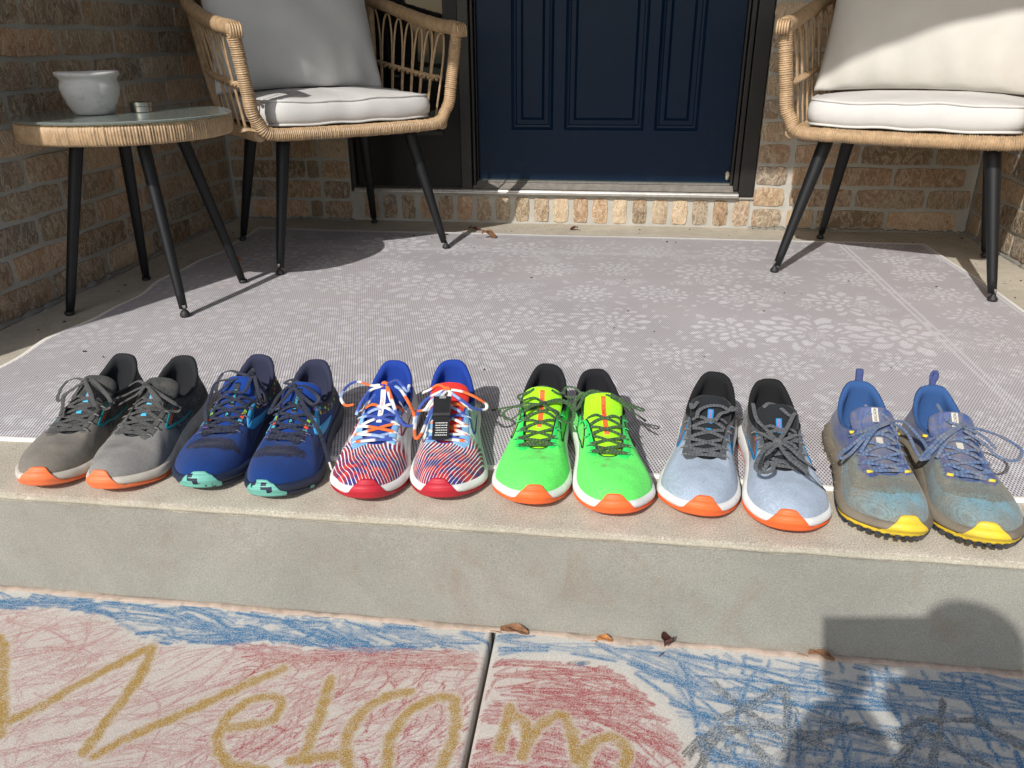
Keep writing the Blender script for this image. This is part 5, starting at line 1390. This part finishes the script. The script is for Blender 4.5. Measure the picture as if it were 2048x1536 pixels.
def mint_blocks():
    m = rub('mint_blocks', C_(104, 172, 158)); nt = m.node_tree; b = nt.nodes['Principled BSDF']; co = objco(nt)
    old = b.inputs['Base Color'].links[0].from_socket
    q = nt.nodes.new('ShaderNodeVectorMath'); q.operation = 'SNAP'; nt.links.new(co, q.inputs[0]); q.inputs[1].default_value = (.0085, .004, .0045)
    f = ramp(nt, noise(nt, q.outputs[0], 70, 0), [(.60, 0.0), (.605, 1.0)])
    nt.links.new(mixc(nt, f, old, C_(26, 36, 58)), b.inputs['Base Color']); return m
MINTB = mint_blocks(); NAVYR = rub('navy', C_(30, 40, 62)); REDR = rub('red', C_(176, 28, 46)); YEL = rub('yellow', C_(222, 190, 50), (45, (.28, .22, .12), .5, .5))
WHT = foam('white', (.72, .72, .70), (26, (.45, .41, .36), .45, .55)); CREAM = foam('cream', (.52, .48, .41), (30, (.30, .26, .21), .55, .45)); NAVF = foam('navy', (.022, .030, .055), (40, (.12, .11, .10), .3, .5)); MUDF = foam('mud', (.20, .17, .125), (22, (.12, .095, .065), .6, .45))
GREY_L = dict(key='grey', group='grey and black running shoes', lining=C_(26, 28, 31), tongue=C_(52, 55, 55), mid=CREAM, out=ORD, guard=ORD, eyestay=C_(86, 86, 82), upm=M_UPD,
    lacecol=lace_plain((80, 80, 79), (60, 60, 60), 2.6), loop=flatm('grey_loop', C_(120, 120, 116)), logo=dict(w=4.2, m=flatm('teal', C_(18, 122, 132)), text=True, tm=flatm('orange', C_(235, 105, 45))),
    labels=[(.50, .66, 8.5, flatm('cyan', C_(62, 170, 205))), (.335, .40, 8.5, flatm('cyan', C_(62, 170, 205)))], ttext=[('LAUNCH', .52, .65, 5.2, flatm('pink', C_(220, 90, 90)))])
BLUE_ = dict(key='blue', gspan=(9.7, 12.2), gh=33, group='royal blue running shoes', lining=C_(38, 42, 66), tongue=C_(6, 54, 130), mid=NAVF, out=NAVYR, guard=MINTB, eyestay=C_(22, 26, 44), paint=paint_blue,
    lacecol=lace_plain((38, 44, 64), (26, 30, 46), 2.2), loop=flatm('clear_grey', C_(92, 96, 120)), ew=.16,
    logo=dict(w=11, wu=[2, 13, 12, 9, 3], wd=[2, 13, 13, 10, 2], m=flatm('sky', C_(62, 160, 212)), text=True, tm=flatm('ink', C_(14, 22, 40)), ts=6),
    labels=[(.45, .85, 9, flatm('ink', C_(14, 22, 40))), (.30, .36, 9, flatm('ink', C_(14, 22, 40)))], ttext=[('LAUNCH', .50, .72, 6, flatm('aqua', C_(70, 200, 215))), ('9', .31, .35, 6, flatm('aqua', C_(70, 200, 215)))])
def epaint_conf(P, g):
    bl = np.array([C_(150, 205, 60), C_(238, 205, 60), C_(228, 80, 50), C_(70, 170, 190), C_(120, 80, 170), C_(16, 22, 46), C_(16, 22, 46), C_(16, 22, 46)])
    gi = (np.floor(P[:, 1] / 7) * 5 + (P[:, 0] > 0) * 3).astype(int); on = (P[:, 1] % 7) < 4.8
    return np.where(on[:, None], bl[(gi * 13 + 2) % 8], C_(16, 22, 46))
BLUE_['epaint'] = epaint_conf
FLAG = dict(key='flag', group='white running shoes with red and navy stripes', lining=C_(14, 54, 142), mid=WHT, out=REDR, guard=REDR, eyestay=C_(126, 178, 222), upm=M_UP[True], stripes=True,
    lacecol=lace_flag, lw=2.9, lt=1.5, loop=flatm('pale_loop', C_(200, 214, 230)), ew=.26, ttext=[('LAUNCH', .46, .70, 5.2, flatm('brick_red', C_(200, 60, 50)))], labels=[(.34, .86, 8, flatm('white', C_(226, 226, 224)))])
GRN = dict(key='green', group='neon green running shoes', lining=C_(17, 18, 23), tongue=C_(160, 240, 28), mid=WHT, out=ORG, guard=ORG, eyestay=C_(30, 214, 92), paint=paint_green, lacecol=lace_plain((72, 104, 60), (44, 62, 42), 2.6), lw=2.6,
    loop=flatm('green_loop', C_(60, 200, 110)), logo=dict(w=2.0, m=flatm('black', C_(20, 22, 24)), text=True, tm=flatm('orange', C_(235, 105, 45)), ts=5), labels=[(.33, .92, 7.5, flatm('orange', C_(235, 105, 45)))], ttext=[('LAUNCH', .52, .76, 6, flatm('black', C_(20, 22, 24))), ('10', .36, .42, 6, flatm('black', C_(20, 22, 24)))],
    tip=flatm('black', C_(20, 22, 24)), ew=.17, crease=.7)
ICE = dict(key='ice', group='pale blue grey running shoes', lining=C_(12, 13, 16), tongue=C_(30, 32, 35), mid=WHT, out=ORG, guard=ORG, eyestay=C_(76, 80, 84), paint=paint_ice, lacecol=lace_plain((94, 97, 100), (70, 72, 75), 2.6), loop=flatm('grey_loop', C_(120, 120, 116)),
    logo=dict(w=3.8, m=flatm('blue_trim', C_(18, 128, 184)), text=True, tm=flatm('orange', C_(235, 105, 45)), ts=7), labels=[(.52, .74, 8.5, flatm('blue_trim', C_(18, 128, 184))), (.38, .44, 8.5, flatm('blue_trim', C_(18, 128, 184)))], ttext=[('LAUNCH', .54, .72, 6, flatm('pink', C_(225, 110, 150)))], crease=.5)
TRL = dict(key='trail', name='trail_shoe', group='muddy blue trail shoes', lining=C_(42, 78, 128), tongue=C_(40, 80, 144), mid=MUDF, out=YEL, guard=YEL, eyestay=C_(40, 66, 130), upm=M_UPM, lacem=M_LACM, lacecol=lace_plain((92, 116, 152), (70, 88, 118), 2.4), loop=flatm('grey_blue_loop', C_(96, 104, 120)),
    labels=[(.74, .98, 9, flatm('bone', C_(190, 186, 174))), (.40, .50, 9, flatm('bone', C_(190, 186, 174)))], ttext=[('CASCADIA', .70, .96, 6, flatm('ink2', C_(30, 34, 44)))], lift=4.5, flare=4.5, gh=40, rows=5, lw=2.7, lt=1.5)
SHOES = [
 dict(GREY_L, paint=paint_grey((116, 111, 102), (120, 105, 84)), label='dusty grey running shoe with tongue pushed up, leftmost of the row', upm=M_UPD),
 dict(GREY_L, paint=paint_grey((128, 127, 124), (125, 118, 104)), label='grey running shoe with orange toe, beside the blue pair'),
 dict(BLUE_, label='royal blue running shoe beside the grey pair'),
 dict(BLUE_, label='royal blue running shoe with loose lace end beside the white striped pair', tip=flatm('pale', C_(200, 200, 195)), tips=(2,)),
 dict(FLAG, paint=paint_flag(False), tongue=C_(20, 56, 138), label='white striped running shoe with blue tongue and orange lace bow', logo=dict(w=2.6, m=flatm('crimson', C_(150, 30, 60)), text=False)),
 dict(FLAG, upm=M_UP[-1], paint=paint_flag(True), tongue=C_(226, 48, 42), label='white striped running shoe with red tongue and black lace tag', logo=dict(w=2.6, m=flatm('deep_blue', C_(22, 70, 130)), text=True, tm=flatm('crimson', C_(150, 30, 60)), ts=5)),
 dict(GRN, label='neon green running shoe beside the white striped pair', tips=(2, 4)),
 dict(GRN, label='neon green running shoe beside the pale blue grey pair', tips=(2,)),
 dict(ICE, label='pale blue grey running shoe with laces untied and tucked in', bow=False),
 dict(ICE, label='pale blue grey running shoe with tangled lace knot and dangling end', tip=flatm('black', C_(20, 22, 24)), tips=(2, 3)),
 dict(TRL, paint=paint_trail(.35), label='muddy blue trail shoe with yellow toe beside the pale blue grey pair'),
 dict(TRL, paint=paint_trail(.15), label='muddy blue trail shoe with wide lace loop, rightmost of the row'),
]
for i, sp in enumerate(SHOES):
    root, X, put, strip, text_on, k = build_shoe(i, sp)
    if i in (2, 3):   # mint side blocks and toe cut-outs
        for (ua, ub) in ((7.3, 7.45), (6.9, 7.0), (8.3, 8.5), (14.2, 14.4), (15.0, 15.2)):
            uu = np.linspace(ua, ub, 6); R, n = ctl(uu); V = []
            for off, z in ((.9, 2.5), (1.6, 5), (1.9, 7.5)): V.append(np.c_[R[:, :2] + n * (off + .5), np.full(6, z)])
            put('outsole_block', np.stack(V, 1), grid_faces(6, 3), MINT)
    if i >= 10:
        # lugs under the edge
        uu = np.r_[np.arange(4.2, 18.5, .42)]
        mb = MB()
        for u_ in uu:
            ue = np.linspace(u_ - .10, u_ + .10, 4); R, n = ctl(ue)
            rows = [np.c_[R[:, :2] + n * o_, np.full(4, z_)] for o_, z_ in ((-12, .5), (-12, -4.3), (.6, -4.3), (2.4, -.5), (3.4, 3.2), (-3, 3.4))]
            V = X(np.stack(rows, 1)); F = grid_faces(4, 6).tolist() + [[0, 1, 2, 3, 4, 5][::-1], [18, 19, 20, 21, 22, 23]]
            mb.add(V, F)
        mb.build('lugs', rub('navy_lug', C_(38, 46, 60), (40, (.2, .17, .13), .5, .45)), root)['kind'] = 'stuff'
        # yellow cord keepers at the throat
        for (u_, v_) in ((8.5, .88), (13.2, .88), (5.0, .93), (17.0, .93)):
            p = S_up(u_, v_, 1.5); V, F = tube([p + [-4, -1, 0], p, p + [4, 1, 0]], 2.6, 8, ry=2.3, up=(0, 0, 1)); put('lace_keeper', V, F, YEL)
        # sole ridges like tree bark
        for q in range(9):
            ua = 1.2 + q * .62; uu = np.linspace(ua, ua + .5, 14); R, n = ctl(uu); h = mid_h(R[:, 1]); t = np.linspace(0, 1, 14)
            P = np.c_[R[:, :2] + n * (3.9 + .5 * np.sin(t * 3.14))[:, None], 8 + t * (h - 14)]
            V, F = tube(P, 1.1, 6); put('sole_ridge', V, F, MUDF)
        # pull tab
        tw = 1 if i == 11 else 0
        P = [(0, 5, 95), (0, 2, 103), (0, -1 - 2 * tw, 113), (2 * tw, -3 - 4 * tw, 120), (4 * tw, 0 - 4 * tw, 122), (3 * tw, 3, 118), (0, 5, 110), (0, 8, 98)]
        V, F = tube(crom(P, 30), 5.2 if not tw else 4.2, 8, ry=.8, up=(0, 1, .2))
        put('pull_tab', V, F, flatm('indigo_web', C_(60, 72, 118), .9))
        text_on('BROOKS', 6.0, .22, 5.0, .45, 6, flatm('white', C_(226, 226, 224)), flipx=(i == 11))
    if i == 5:
        # black reflective ID tag clipped over the laces
        SH = root
        tgx = empty('lace_tag', SH.location[:], SH.rotation_euler[2]); tag(tgx, 'black plastic tag with silver bar clipped over the striped shoe laces', 'shoe tag')
        def plate(name, y0, z0, y1, z1, w, th, m, x0, ch=0.0, parent=tgx):
            d = np.array([0, y1 - y0, z1 - z0], float); L = np.linalg.norm(d); d /= L; nrm = np.array([0, -d[2], d[1]]); nrm = nrm if nrm[2] > 0 else -nrm
            c = []
            for (s_, e_) in ((0, 1), (1, 1)):
                pass
            o0 = np.array([x0, y0, z0]); V = []
            for (a_, hh) in ((0, 0), (0, th * .6), (ch, th), (L - ch, th), (L, th * .6), (L, 0)):
                V.append([o0 + d * a_ + nrm * hh + np.array([sx * (w / 2 - (ch * .35 if hh == th else 0)), 0, 0]) for sx in (-1, 1)])
            V = np.array(V).reshape(-1, 3) * k; F = [(2 * q, 2 * q + 1, 2 * q + 3, 2 * q + 2) for q in range(5)] + [(0, 2, 4, 6, 8, 10), (11, 9, 7, 5, 3, 1), (0, 10, 11, 1)]
            return link(name, mk_mesh(name, V, F, False), m, parent)
        x0 = 9.0
        PLM = mat('black_plastic', (.018, .019, .021), .38)
        plate('pod', 176, 80, 140, 95, 27, 7.5, PLM, x0, 2.5)
        plate('silver_bar', 172, 88.3, 144, 100.2, 10, 1.2, mat('silver_reflector', (.55, .56, .57), .35, .6), x0 - 1)
        pt = plate('strap', 214, 62, 176, 79.5, 25, 2.2, PLM, x0)
        V, F = text_tris('EMERGENCY CONTACT'); 
        mb = MB(); g_ = np.random.default_rng(8)
        d = np.array([0, -38, 17.5]) / math.hypot(38, 17.5); nrm = np.array([0, 17.5, 38]) / math.hypot(38, 17.5)
        o0 = np.array([x0, 214, 62]) + nrm * 2.45
        for r_ in range(6):   # worn, unreadable lines of small white print
            xx = -9.5
            while xx < 8:
                w_ = g_.uniform(1.0, 2.6); a_ = 6 + r_ * 4.6
                q = [o0 + np.array([x0 * 0 + sx, 0, 0]) + d * (a_ + sy) for sx, sy in ((xx, 0), (min(xx + w_, 9.5), 0), (min(xx + w_, 9.5), 1.5), (xx, 1.5))]
                mb.add(np.array(q) * k, [(0, 1, 2, 3)]); xx += w_ + .7
        mb.build('small_print', flatm('white', C_(226, 226, 224)), pt)
# ------------------------------------------------------------------ fallen leaves and crumbs
M_LF1 = mat('dry_brown_leaf', (.20, .095, .045), .8, var=.35, vscale=120, bscale=300, bstr=.4)
M_LF2 = mat('dark_red_leaf', (.075, .022, .018), .7, var=.35, vscale=120, bscale=300, bstr=.4)
M_LF3 = mat('orange_leaf', (.42, .17, .045), .75, var=.3, vscale=120)
def leaf_obj(x, y, z, L, W, rz, curl, m, label, seed, lobes=0):
    L, W = L * .84, W * .84
    g = np.random.default_rng(seed); n, w = 14, 7; V = []
    for i in range(n):
        t = i / (n - 1); hw = W / 2 * math.sin(math.pi * min(1, t * .96 + .03)) ** .7 * (1 + lobes * .45 * math.sin(t * 19))
        for j in range(w):
            s = j / (w - 1) * 2 - 1
            zz = curl * L * (abs(s) ** 1.5 * .35 + .30 * math.sin(t * 3.1 + 1) + .15 * math.sin(t * 7 + s * 3)) + g.normal(0, L * .008)
            V.append(((t - .5) * L, s * hw + math.sin(t * 2.4) * L * .07, zz))
    V = np.array(V); V[:, 2] -= V[:, 2].min() - .0006
    F = grid_faces(n, w).tolist()
    o = link('fallen_leaf', mk_mesh('fallen_leaf', V, F, False), m)
    sd_ = o.modifiers.new('thick', 'SOLIDIFY'); sd_.thickness = .0005
    st = link('stalk', mk_mesh('stalk', *tube(crom([(-L * .5, 0, L * .02 + .002), (-L * .7, L * .03, .004), (-L * .88, L * .1, .0015)], 8), .0006, 5)), m, o)
    o.location = (x, y, z); o.rotation_euler = (0, 0, rz); tag(o, label, 'leaf', 'fallen leaves')
RZ = .0055
leaf_obj(-.425, 2.66, RZ, .060, .030, .2, .7, M_LF1, 'curled brown leaf beside the left chair front leg on the rug edge', 1)
leaf_obj(-.60, 2.70, RZ, .045, .022, 2.2, .5, M_LF1, 'brown leaf behind the left chair front leg', 2)
leaf_obj(-.50, 2.80, .001, .055, .018, 0.1, .3, M_LF2, 'dark red leaf lying on concrete under the brick row', 3)
leaf_obj(-.137, 2.84, .001, .034, .018, 2.9, .6, M_LF2, 'small dark leaf alone on concrete below the door', 4)
leaf_obj(-1.18, 2.27, RZ, .050, .026, .7, .5, M_LF3, 'orange oak leaf on the rug behind the table leg', 5, 1)
leaf_obj(-.118, .913, -.182, .050, .022, .05, .35, M_LF1, 'brown leaf over the walkway joint at the step foot', 6)
leaf_obj(.018, .912, -.181, .028, .014, .2, .5, M_LF3, 'small orange brown leaf against the step foot', 7)
leaf_obj(.112, .914, -.182, .036, .022, 1.1, .9, M_LF2, 'dark folded leaf standing up against the step foot', 8)
leaf_obj(.330, .913, -.180, .044, .014, -.1, .4, M_LF1, 'brown leaf in the photographer shadow at the step foot', 9)
def crumbs():
    g = np.random.default_rng(21); mb = MB()
    P = []
    for _ in range(60): P.append((g.uniform(-1.2, 1.0), g.uniform(1.2, 2.70), .0062))
    for _ in range(40): P.append((g.uniform(-1.3, 1.2), g.uniform(2.76, 2.9), .0006))
    for _ in range(26): P.append((g.uniform(1.07, 1.23), g.uniform(2.1, 2.9), .0006))
    for _ in range(16): P.append((g.uniform(-1.46, -1.31), g.uniform(1.6, 2.9), .0006))
    for _ in range(10): P.append((g.uniform(-.85, -.5), g.uniform(2.45, 2.7), .0062))
    for (x, y, z) in P:
        L = g.uniform(.0015, .008); a = g.uniform(0, 3.14); w = L * g.uniform(.15, .5)
        V, F = tube([(x, y, z + .0008), (x + math.cos(a) * L * .5, y + math.sin(a) * L * .5, z + .0018), (x + math.cos(a) * L, y + math.sin(a) * L, z + .0008)], w * .5, 4); mb.add(V, F)
    o = mb.build('dirt_crumbs', mat('dark_crumb', (.05, .035, .025), .9, var=.5, vscale=90)); tag(o, 'dark crumbs of leaf and dirt scattered on rug and concrete', kind='stuff')
crumbs()

# ------------------------------------------------------------------ the photographer and the phone (behind the lens)
ph = empty('mobile_phone', (0, 0, CAM_H)); ph.rotation_euler = cam.matrix_world.to_euler()
tag(ph, 'mobile phone held sideways by the photographer', 'phone')
mb = MB(); mb.box(-.017, .138, -.055, .021, .004, .0115)
o = mb.build('phone_body', M_BLACK, ph); bv = o.modifiers.new('b', 'BEVEL'); bv.width = .003; bv.segments = 3
def skin_fig(name, verts, edges, radii, m, parent=None, sub=2):
    me = bpy.data.meshes.new(name); me.from_pydata(verts, edges, []); me.update()
    o = link(name, me, m, parent); sk_ = o.modifiers.new('skin', 'SKIN'); sk_.use_smooth_shade = True
    if not me.skin_vertices: me.skin_vertices.new(name='')
    for i, r in enumerate(radii): me.skin_vertices[0].data[i].radius = (r, r)
    me.skin_vertices[0].data[0].use_root = True
    s = o.modifiers.new('sub', 'SUBSURF'); s.levels = sub; s.render_levels = sub
    return o
PL = (.10, -.55, WZ)
pe = empty('person', PL); tag(pe, 'kneeling photographer in dark clothes holding up a phone', 'person')
R_S = SUN_D.cross(Vector((0, 0, 1))).normalized(); U_S = R_S.cross(SUN_D).normalized()
def PB(t, a, b):   # a point on the body: t towards the sun from the lens, a to the right, b up (across the sunlight)
    q = Vector((0, 0, CAM_H)) - SUN_D * t + R_S * a + U_S * b - Vector(PL); return tuple(q)
HC = PB(.33, .180, -.026)
pv = [(.09, -.10, .34), PB(.46, .19, -.42), PB(.38, .19, -.30), PB(.35, .19, -.20), PB(.34, .188, -.13), HC,
      tuple(Vector(HC) + Vector((0, 0, .05))),
      PB(.36, .10, -.21), PB(.22, .055, -.23), PB(.08, .040, -.16), PB(.04, .035, -.085),
      PB(.36, .34, -.22), PB(.26, .43, -.09), PB(.14, .25, -.10), PB(.05, .105, -.105),
      (-.02, -.10, .32), (-.12, .16, .24), (-.12, .10, .05), (-.11, -.2, .05), (.20, -.10, .32), (.26, .12, .12), (.24, -.08, .06), (.24, -.3, .05)]
pe_e = [(0, 1), (1, 2), (2, 3), (3, 4), (4, 5), (5, 6), (2, 7), (7, 8), (8, 9), (9, 10), (2, 11), (11, 12), (12, 13), (13, 14), (0, 15), (15, 16), (16, 17), (17, 18), (0, 19), (19, 20), (20, 21), (21, 22)]
prr = [.16, .17, .17, .135, .09, .07, .06, .13, .09, .076, .040, .12, .064, .066, .052, .09, .065, .045, .04, .09, .065, .05, .04]
skin_fig('body', pv, pe_e, prr, mat('dark_clothes', (.05, .055, .07), .9), pe)
M_SK = mat('skin', (.50, .30, .22), .6)
hx, hy, hz = HC
V, F = lathe([(0, -.115), (.04, -.105), (.068, -.06), (.078, 0), (.082, .05), (.07, .09), (.04, .112), (0, .12)], 24)
V = V * [.95, 1.12, 1]; hd = link('head', mk_mesh('head', V + [hx, hy, hz], F), M_SK, pe)
for sx in (-.03, .03):
    V, F = lathe([(0, -.010), (.007, -.007), (.010, 0), (.007, .007), (0, .010)], 12); link('eye', mk_mesh('eye', V + [hx + sx, hy + .080, hz + .015], F), M_BLACK, hd)
V, F = tube([(hx, hy + .083, hz + .015), (hx, hy + .102, hz - .015), (hx, hy + .088, hz - .025)], [.007, .011, .006], 8); link('nose', mk_mesh('nose', V, F), M_SK, hd)
V, F = tube([(hx - .023, hy + .075, hz - .055), (hx, hy + .084, hz - .057), (hx + .023, hy + .075, hz - .055)], [.003, .005, .003], 8); link('mouth', mk_mesh('mouth', V, F), mat('lips', (.4, .15, .13), .5), hd)
for sx in (-1, 1):
    V, F = tube([(hx + sx * .072, hy, hz + .025), (hx + sx * .082, hy - .008, hz), (hx + sx * .073, hy, hz - .03)], [.007, .012, .007], 8); link('ear', mk_mesh('ear', V, F), M_SK, hd)
V, F = lathe([(.074, -.03), (.078, .01), (.077, .05), (.068, .088), (.036, .112), (0, .118)], 24); link('hair', mk_mesh('hair', V * [.98, 1.12, 1] + [hx, hy - .008, hz + .003], F), mat('brown_hair', (.05, .03, .02), .7), hd)
for sx, ax in ((-1, PB(.03, .030, -.085)), (1, PB(.04, .115, -.085))):   # hands: palm and five fingers each, closed on the phone
    a = Vector(ax); hv = [tuple(a), tuple(a + Vector((0, .008, .02)))]; he = [(0, 1)]; hr = [.022, .026]
    for f_ in range(4):
        b0 = len(hv); xx = (f_ - 1.5) * .016; L = (.030, .036, .034, .026)[f_]
        hv += [tuple(a + Vector((xx, .010, .028))), tuple(a + Vector((xx, .014, .028 + L * .5))), tuple(a + Vector((xx, .016, .028 + L * .8)))]; he += [(1, b0), (b0, b0 + 1), (b0 + 1, b0 + 2)]; hr += [.009, .008, .007]
    b0 = len(hv); hv += [tuple(a + Vector((-sx * .024, .004, .015))), tuple(a + Vector((-sx * .032, .008, .035)))]; he += [(1, b0), (b0, b0 + 1)]; hr += [.010, .008]
    skin_fig('hand', hv, he, hr, M_SK, pe, 1)
